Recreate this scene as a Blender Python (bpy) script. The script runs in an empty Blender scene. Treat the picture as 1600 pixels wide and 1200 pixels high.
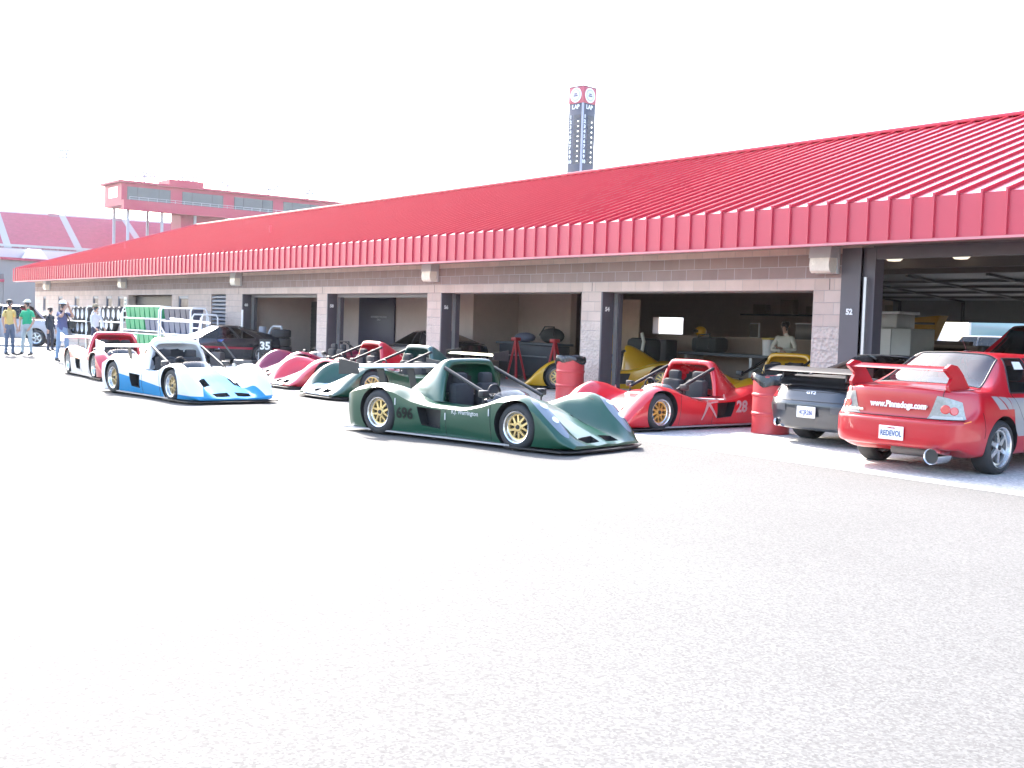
import bpy, bmesh, math, random
from mathutils import Vector, Matrix
from mathutils.bvhtree import BVHTree
R = math.radians
random.seed(7)
SC = bpy.context.scene
COL = SC.collection

# ------------------------------------------------------------------ camera
cam = bpy.data.objects.new('camera', bpy.data.cameras.new('camera'))
COL.objects.link(cam)
cam.data.sensor_width = 36.0
cam.data.lens = 1792.45 / 1600 * 36.0
cam.data.clip_start = 0.1
cam.data.clip_end = 4000
YAW, PITCH, ROLL = .6417, .0510, .0321
_F = Vector((-math.cos(YAW) * math.cos(PITCH), math.sin(YAW) * math.cos(PITCH), -math.sin(PITCH)))
_Rv = Vector((math.sin(YAW), math.cos(YAW), 0))
_U = _Rv.cross(_F)
# the camera was held a little tilted (roll)
_R2 = _Rv * math.cos(ROLL) + -_U * -math.sin(ROLL)
_U2 = _U * math.cos(ROLL) - _Rv * math.sin(ROLL)
cam.matrix_world = Matrix(((_R2.x, _U2.x, -_F.x, 36.383), (_R2.y, _U2.y, -_F.y, -15.768), (_R2.z, _U2.z, -_F.z, 1.533), (0, 0, 0, 1)))
SC.camera = cam

# ------------------------------------------------------------------ world and sun
SUN_EL, SUN_AZ = R(37), math.atan2(.18, -1.0)      # direction to the sun, azimuth from +X
w = bpy.data.worlds.new('World'); SC.world = w; w.use_nodes = True
nt = w.node_tree; nt.nodes.clear()
sky = nt.nodes.new('ShaderNodeTexSky'); sky.sky_type = 'NISHITA'; sky.sun_disc = False
sky.sun_elevation = SUN_EL; sky.sun_rotation = R(90) - SUN_AZ
sky.air_density = 1.0; sky.dust_density = 2.5; sky.ozone_density = 1.0
bg = nt.nodes.new('ShaderNodeBackground'); bg.inputs[1].default_value = .15
wo = nt.nodes.new('ShaderNodeOutputWorld')
nt.links.new(sky.outputs[0], bg.inputs[0]); nt.links.new(bg.outputs[0], wo.inputs[0])
sun = bpy.data.objects.new('sun', bpy.data.lights.new('sun', 'SUN')); COL.objects.link(sun)
sun.data.energy = 2.8; sun.data.angle = R(.53); sun.data.color = (1, .95, .88)
_sd = Vector((math.cos(SUN_AZ) * math.cos(SUN_EL), math.sin(SUN_AZ) * math.cos(SUN_EL), math.sin(SUN_EL)))
sun.rotation_euler = _sd.to_track_quat('Z', 'Y').to_euler()
SC.view_settings.view_transform = 'Standard'; SC.view_settings.look = 'None'
SC.view_settings.exposure = 2.62; SC.view_settings.gamma = 1
SC.cycles.use_denoising = True
SC.cycles.max_bounces = 8; SC.cycles.diffuse_bounces = 4; SC.cycles.glossy_bounces = 4
SC.cycles.transparent_max_bounces = 12; SC.cycles.caustics_reflective = False; SC.cycles.caustics_refractive = False
SC.cycles.volume_bounces = 1; SC.cycles.sample_clamp_indirect = 6

# ------------------------------------------------------------------ materials
MATS = {}
def node(nt, t, **kw):
    n = nt.nodes.new(t)
    for k, v in kw.items():
        if k.startswith('i_'): n.inputs[k[2:].replace('_', ' ')].default_value = v
        else: setattr(n, k, v)
    return n
def M(name, rgb=(.5, .5, .5), rough=.5, metal=0, coat=0, var=.06, scale=6, bump=0, bscale=60, spec=.5, trans=0, alpha=1, emit=0, flake=0):
    if name in MATS: return MATS[name]
    m = bpy.data.materials.new(name); m.use_nodes = True; MATS[name] = m
    nt = m.node_tree; b = nt.nodes['Principled BSDF']
    b.inputs['Base Color'].default_value = (*rgb, 1); b.inputs['Roughness'].default_value = rough
    b.inputs['Metallic'].default_value = metal; b.inputs['Coat Weight'].default_value = coat
    b.inputs['Coat Roughness'].default_value = .06; b.inputs['Specular IOR Level'].default_value = spec
    b.inputs['Transmission Weight'].default_value = trans; b.inputs['Alpha'].default_value = alpha
    if emit: b.inputs['Emission Color'].default_value = (*rgb, 1); b.inputs['Emission Strength'].default_value = emit
    tc = node(nt, 'ShaderNodeTexCoord')
    if var:
        n = node(nt, 'ShaderNodeTexNoise', i_Scale=scale, i_Detail=5, i_Roughness=.65)
        nt.links.new(tc.outputs['Object'], n.inputs['Vector'])
        mx = node(nt, 'ShaderNodeMix', data_type='RGBA')
        mx.inputs['A'].default_value = (*[c * (1 - var) for c in rgb], 1); mx.inputs['B'].default_value = (*[min(1, c * (1 + var)) for c in rgb], 1)
        nt.links.new(n.outputs['Fac'], mx.inputs['Factor']); nt.links.new(mx.outputs['Result'], b.inputs['Base Color'])
        mr = node(nt, 'ShaderNodeMapRange'); mr.inputs['To Min'].default_value = max(0, rough - .06); mr.inputs['To Max'].default_value = min(1, rough + .08)
        nt.links.new(n.outputs['Fac'], mr.inputs['Value']); nt.links.new(mr.outputs['Result'], b.inputs['Roughness'])
    if bump:
        n2 = node(nt, 'ShaderNodeTexNoise', i_Scale=bscale, i_Detail=4)
        nt.links.new(tc.outputs['Object'], n2.inputs['Vector'])
        bp = node(nt, 'ShaderNodeBump', i_Strength=bump, i_Distance=.02)
        nt.links.new(n2.outputs['Fac'], bp.inputs['Height']); nt.links.new(bp.outputs['Normal'], b.inputs['Normal'])
    return m
def glass(name, tint=(.55, .6, .62), gl=.12):
    if name in MATS: return MATS[name]
    m = bpy.data.materials.new(name); m.use_nodes = True; MATS[name] = m
    nt = m.node_tree; nt.nodes.clear()
    o = node(nt, 'ShaderNodeOutputMaterial'); t = node(nt, 'ShaderNodeBsdfTransparent'); t.inputs[0].default_value = (*tint, 1)
    g = node(nt, 'ShaderNodeBsdfGlossy'); g.inputs['Roughness'].default_value = .03
    f0 = node(nt, 'ShaderNodeLayerWeight', i_Blend=.5); f = node(nt, 'ShaderNodeMath', operation='POWER'); f.inputs[1].default_value = 4; nt.links.new(f0.outputs['Facing'], f.inputs[0])
    mr = node(nt, 'ShaderNodeMath', operation='MULTIPLY_ADD'); mr.inputs[1].default_value = .75; mr.inputs[2].default_value = gl
    mx = node(nt, 'ShaderNodeMixShader')
    nt.links.new(f.outputs[0], mr.inputs[0]); nt.links.new(mr.outputs[0], mx.inputs[0])
    nt.links.new(t.outputs[0], mx.inputs[1]); nt.links.new(g.outputs[0], mx.inputs[2]); nt.links.new(mx.outputs[0], o.inputs[0])
    return m
def paint(name, rgb, rough=.28, coat=.8, metal=0.0, var=.04): return M(name, rgb, rough, metal, coat, var, 3)

# ------------------------------------------------------------------ mesh helpers
class MB:
    def __init__(s): s.b = bmesh.new(); s.mi = 0
    def faces(s, fs):
        for f in fs: f.material_index = s.mi
    def poly(s, pts):
        vs = [s.b.verts.new(p) for p in pts]
        f = s.b.faces.new(vs); f.material_index = s.mi; return s
    def box(s, a, b, mtx=None):
        (x0, y0, z0), (x1, y1, z1) = a, b
        P = [(x0, y0, z0), (x1, y0, z0), (x1, y1, z0), (x0, y1, z0), (x0, y0, z1), (x1, y0, z1), (x1, y1, z1), (x0, y1, z1)]
        if mtx: P = [mtx @ Vector(p) for p in P]
        v = [s.b.verts.new(p) for p in P]
        for q in ((3, 2, 1, 0), (4, 5, 6, 7), (0, 1, 5, 4), (1, 2, 6, 5), (2, 3, 7, 6), (3, 0, 4, 7)):
            s.b.faces.new([v[i] for i in q]).material_index = s.mi
        return s
    def bbox(s, a, b, bev=.01, mtx=None, seg=2):
        t = bmesh.new(); (x0, y0, z0), (x1, y1, z1) = a, b
        bmesh.ops.create_cube(t, size=1)
        for v in t.verts: v.co = Vector(((x0 + x1) / 2 + v.co.x * (x1 - x0), (y0 + y1) / 2 + v.co.y * (y1 - y0), (z0 + z1) / 2 + v.co.z * (z1 - z0)))
        bmesh.ops.bevel(t, geom=t.edges[:], offset=bev, segments=seg, affect='EDGES', profile=.5)
        s.add(t, mtx); t.free(); return s
    def add(s, t, mtx=None):
        mp = {}
        for v in t.verts: mp[v] = s.b.verts.new(mtx @ v.co if mtx else v.co)
        for f in t.faces:
            try:
                g = s.b.faces.new([mp[v] for v in f.verts]); g.material_index = s.mi; g.smooth = f.smooth
            except ValueError: pass
        return s
    def ring(s, c, ax, r, n, ph=0):
        ax = Vector(ax).normalized(); u = ax.orthogonal().normalized() if abs(ax.z) < .99 else Vector((1, 0, 0)); 
        if abs(ax.z) < .99: u = Vector((0, 0, 1)).cross(ax).normalized()
        v = ax.cross(u)
        return [s.b.verts.new(Vector(c) + (u * math.cos(ph + 2 * math.pi * i / n) + v * math.sin(ph + 2 * math.pi * i / n)) * r) for i in range(n)]
    def skin(s, rings, cap=True):
        n = len(rings[0])
        for a, b in zip(rings, rings[1:]):
            for i in range(n):
                s.b.faces.new((a[i], a[(i + 1) % n], b[(i + 1) % n], b[i])).material_index = s.mi
        if cap:
            s.b.faces.new(rings[0][::-1]).material_index = s.mi; s.b.faces.new(rings[-1]).material_index = s.mi
        return s
    def cyl(s, p, q, r, r2=None, n=16):
        p, q = Vector(p), Vector(q); ax = q - p
        return s.skin([s.ring(p, ax, r, n), s.ring(q, ax, r if r2 is None else r2, n)])
    def tube(s, pts, r, n=8, cap=True):
        P = [Vector(p) for p in pts]; rings = []
        for i, p in enumerate(P):
            a = P[max(i - 1, 0)]; b = P[min(i + 1, len(P) - 1)]
            ax = (b - a).normalized()
            if i == 0: u = ax.orthogonal().normalized()
            else: u = (u - ax * u.dot(ax)).normalized()
            v = ax.cross(u); rr = r[i] if isinstance(r, (list, tuple)) else r
            rings.append([s.b.verts.new(p + (u * math.cos(2 * math.pi * k / n) + v * math.sin(2 * math.pi * k / n)) * rr) for k in range(n)])
        return s.skin(rings, cap)
    def lathe(s, prof, c=(0, 0, 0), ax='z', n=24, close=False, cap=True):
        rings = []
        for r, h in prof:
            ring = []
            for i in range(n):
                a = 2 * math.pi * i / n
                p = (r * math.cos(a), r * math.sin(a), h) if ax == 'z' else ((r * math.cos(a), h, r * math.sin(a)) if ax == 'y' else (h, r * math.cos(a), r * math.sin(a)))
                ring.append(s.b.verts.new(Vector(c) + Vector(p)))
            rings.append(ring)
        m = len(rings)
        for k in range(m if close else m - 1):
            a, b = rings[k], rings[(k + 1) % m]
            for i in range(n): s.b.faces.new((a[i], a[(i + 1) % n], b[(i + 1) % n], b[i])).material_index = s.mi
        if not close and cap:
            if prof[0][0] > 1e-6: s.b.faces.new(rings[0][::-1]).material_index = s.mi
            if prof[-1][0] > 1e-6: s.b.faces.new(rings[-1]).material_index = s.mi
        return s
    def sphere(s, c, r, sc=(1, 1, 1), n=16):
        t = bmesh.new(); bmesh.ops.create_uvsphere(t, u_segments=n, v_segments=n // 2 + 2, radius=r)
        for v in t.verts: v.co = Vector(c) + Vector((v.co.x * sc[0], v.co.y * sc[1], v.co.z * sc[2]))
        s.add(t); t.free(); return s
    def prism(s, pts, d):           # pts: 3D loop, extruded by vector d
        d = Vector(d); a = [s.b.verts.new(p) for p in pts]; b = [s.b.verts.new(Vector(p) + d) for p in pts]
        n = len(a); s.faces([s.b.faces.new(a[::-1]), s.b.faces.new(b)])
        for i in range(n): s.b.faces.new((a[i], a[(i + 1) % n], b[(i + 1) % n], b[i])).material_index = s.mi
        return s
    def grid(s, G, flip=False):
        V = [[s.b.verts.new(p) for p in row] for row in G]
        for i in range(len(V) - 1):
            for j in range(len(V[0]) - 1):
                q = (V[i][j], V[i + 1][j], V[i + 1][j + 1], V[i][j + 1])
                s.b.faces.new(q[::-1] if flip else q).material_index = s.mi
        return s
    def mesh(s, name, mats, ang=40, fix=True):
        if fix:
            bmesh.ops.remove_doubles(s.b, verts=s.b.verts[:], dist=1e-5)
            bmesh.ops.recalc_face_normals(s.b, faces=s.b.faces[:])
        me = bpy.data.meshes.new(name); s.b.to_mesh(me); s.b.free()
        for m in (mats if isinstance(mats, (list, tuple)) else [mats]): me.materials.append(m)
        finish(me, ang); return me
    def build(s, name, mats, parent=None, ang=40, fix=True, loc=None):
        return link(name, s.mesh(name, mats, ang, fix), parent, loc)
def finish(me, ang=40):
    for p in me.polygons: p.use_smooth = ang > 0
    if ang > 0: me.set_sharp_from_angle(angle=R(ang))
def link(name, me, parent=None, loc=None):
    o = bpy.data.objects.new(name, me); COL.objects.link(o)
    if parent: o.parent = parent
    if loc is not None: o.location = loc
    return o
def thing(name, label, cat, loc=(0, 0, 0), rz=0, group=None):
    o = bpy.data.objects.new(name, None); COL.objects.link(o); o.empty_display_size = .2
    o.location = loc; o.rotation_euler = (0, 0, rz); tag(o, label, cat, group); return o
def tag(o, label, cat, group=None):
    o['label'] = label; o['category'] = cat
    if group: o['group'] = group
    return o
def struct(o): o['kind'] = 'structure'; return o
def children(o): return [c for c in bpy.data.objects if c.parent == o]
def copy_tree(o, parent=None):
    kids = children(o)
    c = o.copy(); COL.objects.link(c); c.parent = parent
    for k in kids: copy_tree(k, c)
    return c
def evaluated(me_obj):
    dg = bpy.context.evaluated_depsgraph_get(); dg.update()
    return bpy.data.meshes.new_from_object(me_obj.evaluated_get(dg))
def boolean(me, cutters, mode='DIFFERENCE'):
    o = link('tmp', me); cs = []
    for c in cutters:
        co = link('tmp_cut', c); cs.append(co); md = o.modifiers.new('b', 'BOOLEAN'); md.object = co; md.operation = mode; md.solver = 'EXACT'
    r = evaluated(o); bpy.data.objects.remove(o)
    for c in cs: bpy.data.objects.remove(c)
    return r
def text_mesh(txt, size, extrude=.002, bold=.0, align='CENTER'):
    cu = bpy.data.curves.new('t', 'FONT'); cu.body = txt; cu.size = size; cu.extrude = extrude; cu.offset = bold
    cu.align_x = align; cu.align_y = 'CENTER'; cu.resolution_u = 3
    o = link('tmp', cu); me = evaluated(o); bpy.data.objects.remove(o); return me
def text(name, txt, size, mat, mtx, parent=None, extrude=.002, bold=.0, sx=1.0, align='CENTER'):
    me = text_mesh(txt, size, extrude, bold, align)
    me.transform(mtx @ Matrix.Diagonal((sx, 1, 1, 1))); me.materials.clear(); me.materials.append(mat)
    return link(name, me, parent)
def frame(o, x, y):      # 4x4 with origin o, x axis x, y axis y
    x = Vector(x).normalized(); y = Vector(y); z = x.cross(y).normalized(); y = z.cross(x)
    return Matrix(((x.x, y.x, z.x, o[0]), (x.y, y.y, z.y, o[1]), (x.z, y.z, z.z, o[2]), (0, 0, 0, 1)))
def pchip(xs, ys, x):
    n = len(xs)
    if x <= xs[0]: return ys[0]
    if x >= xs[-1]: return ys[-1]
    i = 0
    while x > xs[i + 1]: i += 1
    h = [xs[k + 1] - xs[k] for k in range(n - 1)]; d = [(ys[k + 1] - ys[k]) / h[k] for k in range(n - 1)]
    def tg(k):
        if k == 0: return d[0]
        if k == n - 1: return d[-1]
        if d[k - 1] * d[k] <= 0: return 0
        w1 = 2 * h[k] + h[k - 1]; w2 = h[k] + 2 * h[k - 1]
        return (w1 + w2) / (w1 / d[k - 1] + w2 / d[k])
    t = (x - xs[i]) / h[i]; m0, m1 = tg(i) * h[i], tg(i + 1) * h[i]
    return (2 * t**3 - 3 * t**2 + 1) * ys[i] + (t**3 - 2 * t**2 + t) * m0 + (-2 * t**3 + 3 * t**2) * ys[i + 1] + (t**3 - t**2) * m1
def project(me, tree, direction, off=.004):      # lay a thin mesh onto a surface along a direction
    d = Vector(direction)
    for v in me.vertices:
        hit = tree.ray_cast(v.co - d * 3, d)
        if hit[0]: v.co = hit[0] - d * off
def tree_of(me):
    b = bmesh.new(); b.from_mesh(me); t = BVHTree.FromBMesh(b); b.free(); return t
# ------------------------------------------------------------------ ground
def ground_mat(name, a, b, c, grain, crack=False):
    m = bpy.data.materials.new(name); m.use_nodes = True; nt = m.node_tree; p = nt.nodes['Principled BSDF']
    tc = node(nt, 'ShaderNodeTexCoord')
    n1 = node(nt, 'ShaderNodeTexNoise', i_Scale=.35, i_Detail=6, i_Roughness=.6)
    n2 = node(nt, 'ShaderNodeTexVoronoi', i_Scale=grain)
    n3 = node(nt, 'ShaderNodeTexNoise', i_Scale=grain * .35, i_Detail=5, i_Roughness=.75)
    for n in (n1, n2, n3): nt.links.new(tc.outputs['Object'], n.inputs['Vector'])
    r1 = node(nt, 'ShaderNodeValToRGB'); e = r1.color_ramp.elements
    e[0].position = .3; e[0].color = (*a, 1); e[1].position = .72; e[1].color = (*b, 1)
    nt.links.new(n1.outputs['Fac'], r1.inputs[0])
    r2 = node(nt, 'ShaderNodeValToRGB'); e = r2.color_ramp.elements
    e[0].position = .25; e[0].color = (*c, 1); e[1].position = .75; e[1].color = (1.35, 1.35, 1.35, 1)
    sep = node(nt, 'ShaderNodeSeparateColor'); nt.links.new(n2.outputs['Color'], sep.inputs[0])
    mxg = node(nt, 'ShaderNodeMath', operation='MULTIPLY_ADD'); mxg.inputs[1].default_value = .45; 
    ml = node(nt, 'ShaderNodeMath', operation='MULTIPLY'); ml.inputs[1].default_value = .62
    nt.links.new(n3.outputs['Fac'], ml.inputs[0]); nt.links.new(sep.outputs[0], mxg.inputs[0]); nt.links.new(ml.outputs[0], mxg.inputs[2])
    nt.links.new(mxg.outputs[0], r2.inputs[0])
    mx = node(nt, 'ShaderNodeMix', data_type='RGBA', blend_type='MULTIPLY'); mx.inputs['Factor'].default_value = 1
    nt.links.new(r1.outputs[0], mx.inputs['A']); nt.links.new(r2.outputs[0], mx.inputs['B']); nt.links.new(mx.outputs['Result'], p.inputs['Base Color'])
    p.inputs['Roughness'].default_value = .9; p.inputs['Specular IOR Level'].default_value = .32
    bp = node(nt, 'ShaderNodeBump', i_Strength=.4, i_Distance=.006); nt.links.new(mxg.outputs[0], bp.inputs['Height']); nt.links.new(bp.outputs[0], p.inputs['Normal'])
    return m
def gz(y): return .004 + .096 * min(1, max(0, (y + 1.4) / 1.4))
g = MB(); g.poly([(-2500, -2500, 0), (2500, -2500, 0), (2500, 2500, 0), (-2500, 2500, 0)])
struct(g.build('asphalt_ground', ground_mat('asphalt', (.090, .088, .085), (.106, .104, .101), (.70, .70, .70), 85), fix=False))
g = MB(); xs = [-60 + i * 3.05 for i in range(40)]
g.grid([[(x, -4.9, .004), (x, -1.4, gz(-1.4)), (x, 0, .1)] for x in xs], flip=False)
struct(g.build('concrete_apron', ground_mat('concrete', (.40, .385, .36), (.47, .455, .43), (.75, .75, .75), 30)))
# expansion joints sawn into the apron are part of the sheet's wear; a painted edge is not present

# ------------------------------------------------------------------ garage building
def block_mat():
    m = bpy.data.materials.new('concrete_block'); m.use_nodes = True; nt = m.node_tree; p = nt.nodes['Principled BSDF']
    tc = node(nt, 'ShaderNodeTexCoord'); s = node(nt, 'ShaderNodeSeparateXYZ'); nt.links.new(tc.outputs['Object'], s.inputs[0])
    ad = node(nt, 'ShaderNodeMath', operation='ADD'); nt.links.new(s.outputs[0], ad.inputs[0]); nt.links.new(s.outputs[1], ad.inputs[1])
    zo = node(nt, 'ShaderNodeMath', operation='ADD'); zo.inputs[1].default_value = 10 * .2032 - 2.289; nt.links.new(s.outputs[2], zo.inputs[0])
    cb = node(nt, 'ShaderNodeCombineXYZ'); nt.links.new(ad.outputs[0], cb.inputs[0]); nt.links.new(zo.outputs[0], cb.inputs[1])
    br = node(nt, 'ShaderNodeTexBrick', offset=.5); br.inputs['Scale'].default_value = 1; br.inputs['Brick Width'].default_value = .4064; br.inputs['Row Height'].default_value = .2032
    br.inputs['Mortar Size'].default_value = .007; br.inputs['Mortar Smooth'].default_value = .2; br.inputs['Bias'].default_value = 0
    br.inputs['Color1'].default_value = (0, 0, 0, 1); br.inputs['Color2'].default_value = (1, 1, 1, 1); br.inputs['Mortar'].default_value = (.5, .5, .5, 1)
    nt.links.new(cb.outputs[0], br.inputs['Vector'])
    def band(z0, z1):
        a = node(nt, 'ShaderNodeMath', operation='GREATER_THAN'); a.inputs[1].default_value = z0
        b = node(nt, 'ShaderNodeMath', operation='LESS_THAN'); b.inputs[1].default_value = z1
        c = node(nt, 'ShaderNodeMath', operation='MULTIPLY')
        nt.links.new(s.outputs[2], a.inputs[0]); nt.links.new(s.outputs[2], b.inputs[0]); nt.links.new(a.outputs[0], c.inputs[0]); nt.links.new(b.outputs[0], c.inputs[1]); return c
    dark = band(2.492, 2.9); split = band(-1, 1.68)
    n1 = node(nt, 'ShaderNodeTexNoise', i_Scale=3, i_Detail=6); n2 = node(nt, 'ShaderNodeTexNoise', i_Scale=55, i_Detail=4, i_Roughness=.7); n3 = node(nt, 'ShaderNodeTexVoronoi', i_Scale=16)
    for n in (n1, n2, n3): nt.links.new(tc.outputs['Object'], n.inputs['Vector'])
    def mix(a, b, fac, mode='MIX'):
        x = node(nt, 'ShaderNodeMix', data_type='RGBA', blend_type=mode)
        for k, v in (('A', a), ('B', b)):
            if isinstance(v, tuple): x.inputs[k].default_value = (*v, 1)
            else: nt.links.new(v, x.inputs[k])
        if isinstance(fac, (int, float)): x.inputs['Factor'].default_value = fac
        else: nt.links.new(fac, x.inputs['Factor'])
        return x.outputs['Result']
    base = mix((.52, .405, .345), (.60, .475, .41), br.outputs['Color'])
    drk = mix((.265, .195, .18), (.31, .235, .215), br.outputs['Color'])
    spl = mix((.40, .32, .28), (.72, .60, .53), n2.outputs['Fac'])
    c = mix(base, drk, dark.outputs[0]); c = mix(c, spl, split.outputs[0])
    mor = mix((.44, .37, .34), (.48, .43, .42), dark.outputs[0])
    c = mix(c, mor, br.outputs['Fac'])
    c = mix(c, mix((.8, .8, .8), (1.12, 1.12, 1.12), n1.outputs['Fac']), 1, 'MULTIPLY')
    nt.links.new(c, p.inputs['Base Color']); p.inputs['Roughness'].default_value = .9
    # relief: joints everywhere, broken stone face low down
    inv = node(nt, 'ShaderNodeMath', operation='SUBTRACT'); inv.inputs[0].default_value = 1; nt.links.new(br.outputs['Fac'], inv.inputs[1])
    sp = node(nt, 'ShaderNodeMath', operation='MULTIPLY'); nt.links.new(n3.outputs['Distance'], sp.inputs[0]); nt.links.new(split.outputs[0], sp.inputs[1])
    s2 = node(nt, 'ShaderNodeMath', operation='MULTIPLY_ADD'); s2.inputs[1].default_value = 3.0; nt.links.new(sp.outputs[0], s2.inputs[0]); nt.links.new(inv.outputs[0], s2.inputs[2])
    s3 = node(nt, 'ShaderNodeMath', operation='MULTIPLY_ADD'); s3.inputs[1].default_value = .25; nt.links.new(n2.outputs['Fac'], s3.inputs[0]); nt.links.new(s2.outputs[0], s3.inputs[2])
    bp = node(nt, 'ShaderNodeBump', i_Strength=.8, i_Distance=.012); nt.links.new(s3.outputs[0], bp.inputs['Height']); nt.links.new(bp.outputs[0], p.inputs['Normal'])
    return m
BLOCK = block_mat()
PURPLE = M('dark_grey_paint', (.085, .073, .085), .45, var=.15, scale=4)
STEEL = M('galvanised_steel', (.45, .46, .47), .4, .7, var=.2, scale=9)
ROOFRED = M('red_roof_metal', (.44, .035, .06), .27, 0, 1, .05, 2, spec=1)
MATS['red_roof_metal'].node_tree.nodes['Principled BSDF'].inputs['Coat Roughness'].default_value = .24
SEAMRED = M('red_seam_metal', (.44, .04, .06), .7, 0, 0, .08, 2, spec=.05)
FASRED = M('red_fascia_metal', (.50, .05, .08), .42, 0, 0, .05, 2)
INBLOCK = M('interior_block', (.48, .38, .33), .9, var=.12, scale=3, bump=.15, bscale=8)
INDARK = M('interior_dark', (.17, .15, .145), .8, var=.2)
FLOORC = M('garage_floor', (.34, .32, .30), .55, var=.2, scale=1.5)
RUBBER = M('black_rubber', (.022, .022, .024), .75, var=.25, scale=12)
BLACK = M('black_plastic', (.018, .018, .02), .45, var=.2)
WHITE = M('white_paint', (.78, .78, .77), .4, var=.04)
garage = thing('garage_building', 'long single-storey pit garage of tan block with red ribbed metal roof and open bays', 'garage building', (0, 0, 0))
S = 6.096; PW = .633; ZL = 2.29; XL, XR = -26.3, 46.0; WT = .3; ZS = 3.0
# openings: x0, x1, z0, z1
OPEN = [(S * t, S * (t + 1) - PW, .1, ZL) for t in range(4)]
OPEN.append((24.70, 37.0, .1, 3.05))                                # the tall bay with the steel frame
OPEN.append((-11.6, -6.55, .1, ZL - .01))                           # further bay
SLITS = [(-24.75, -24.2), (-22.0, -21.25), (-19.3, -18.5), (-16.45, -15.65), (-14.55, -13.75), (-12.95, -12.2), (-5.86, -4.88)]
for i, (a, b) in enumerate(SLITS): OPEN.append((a, b, 1.35 if i > 5 else (1.5 if i == 0 else .95), ZL - .05))
OPEN.append((-2.67, -1.38, 1.1, ZL))                                # louvre
def wall_panel(mb, y0, y1, opens, xl, xr, z0, z1):
    xs = sorted({xl, xr, *[o[0] for o in opens], *[o[1] for o in opens]})
    for a, b in zip(xs, xs[1:]):
        m = (a + b) / 2; hs = sorted([o for o in opens if o[0] < m < o[1]], key=lambda o: o[2]); z = z0
        for o in hs:
            if o[2] > z + 1e-4: mb.box((a, y0, z), (b, y1, o[2]))
            z = o[3]
        if z1 > z: mb.box((a, y0, z), (b, y1, z1))
W = MB(); wall_panel(W, 0, WT, OPEN, XL, XR, 0, 3.12)
# internal faces between neighbouring boxes are removed so that the wall is one shell
def shell(mb):
    bmesh.ops.remove_doubles(mb.b, verts=mb.b.verts[:], dist=1e-4)
    seen = {}
    for f in mb.b.faces[:]:
        k = tuple(sorted(v.index for v in f.verts)); 
    mb.b.verts.index_update()
    for f in mb.b.faces[:]: seen.setdefault(tuple(sorted(v.index for v in f.verts)), []).append(f)
    kill = [f for fs in seen.values() if len(fs) > 1 for f in fs]
    bmesh.ops.delete(mb.b, geom=kill, context='FACES')
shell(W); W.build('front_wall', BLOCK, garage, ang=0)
# control joints beside every pillar
for t in range(0, 5):
    cj = MB(); cj.box((S * t - .31, -.004, 2.3), (S * t - .296, .02, 2.489)); cj.build('control_joint', INDARK, garage, ang=0)
RID_Y, RID_Z, EY, EZ = 6.2, 6.07, -.9, 3.60
SL = (RID_Z - EZ) / (RID_Y - EY); BY = 13.0
XF0 = -26.75
W = MB(); wall_panel(W, BY - .3, BY, [(6.55, 8.05, 1.41, 1.99), (17.0, 36, .1, 2.35)], XL, XR, 0, 3.12); shell(W)
W.build('back_wall', INBLOCK, garage, ang=0)
for a in (XL, XR - .3):
    W = MB(); W.box((a, .3, 0), (a + .3, BY - .3, 3.12)); W.build('end_wall', INBLOCK, garage, ang=0)
W = MB(); W.box((XL + .3, .3, .0), (XR - .3, BY - .3, .1)); W.build('garage_floor', FLOORC, garage, ang=0)
W = MB(); W.poly([(XL + .3, .3, 3.1), (XR - .3, .3, 3.1), (XR - .3, BY - .3, 3.1), (XL + .3, BY - .3, 3.1)][::-1]); W.build('ceiling', INDARK, garage, ang=0, fix=False)
# cross walls: one between the third and fourth bay, one further left, and one left of the tall bay (low)
for a, b in (((-.55, .3, .1), (-.3, BY - .3, 3.1)), ((-5.0, 2.8, .1), (9.6, 3.0, 3.1))):
    W = MB(); W.box(a, b); W.build('cross_wall', INBLOCK, garage, ang=0)
W = MB(); W.box((9.6, 4.4, .1), (11.99, 4.6, 3.1)); W.box((9.4, 3.0, .1), (9.6, 4.6, 3.1)); W.build('partition_wall', INBLOCK, garage, ang=0)
def shutter(x0, x1, nm, mat):
    W = MB(); W.bbox((x0, 2.72, .1), (x1, 2.795, 2.15), .008)
    for k in range(14): W.box((x0 + .02, 2.705, .2 + k * .135), (x1 - .02, 2.72, .22 + k * .135))
    return W.build(nm, mat, garage)
shutter(-3.5, -.60, 'roller_shutter', M('shutter_grey', (.05, .055, .055), .5)) if False else None
SX = (-1.9, .35, 3.1, 5.35)
shutter(SX[0] + 1.3, SX[1] + .9, 'roller_shutter', M('shutter_grey', (.05, .055, .055), .5))
W = MB(); W.bbox((SX[2], 2.73, .1), (SX[3], 2.795, 2.3), .01); W.build('inner_door', M('door_navy', (.03, .026, .05), .45), garage)
text('door_sign', 'AUTHORIZED PERSONNEL\nONLY', .085, M('sign_grey', (.35, .35, .38), .6), frame(((SX[2] + SX[3]) / 2 + .2, 2.72, 1.62), (1, 0, 0), (0, 0, 1)), garage)
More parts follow.
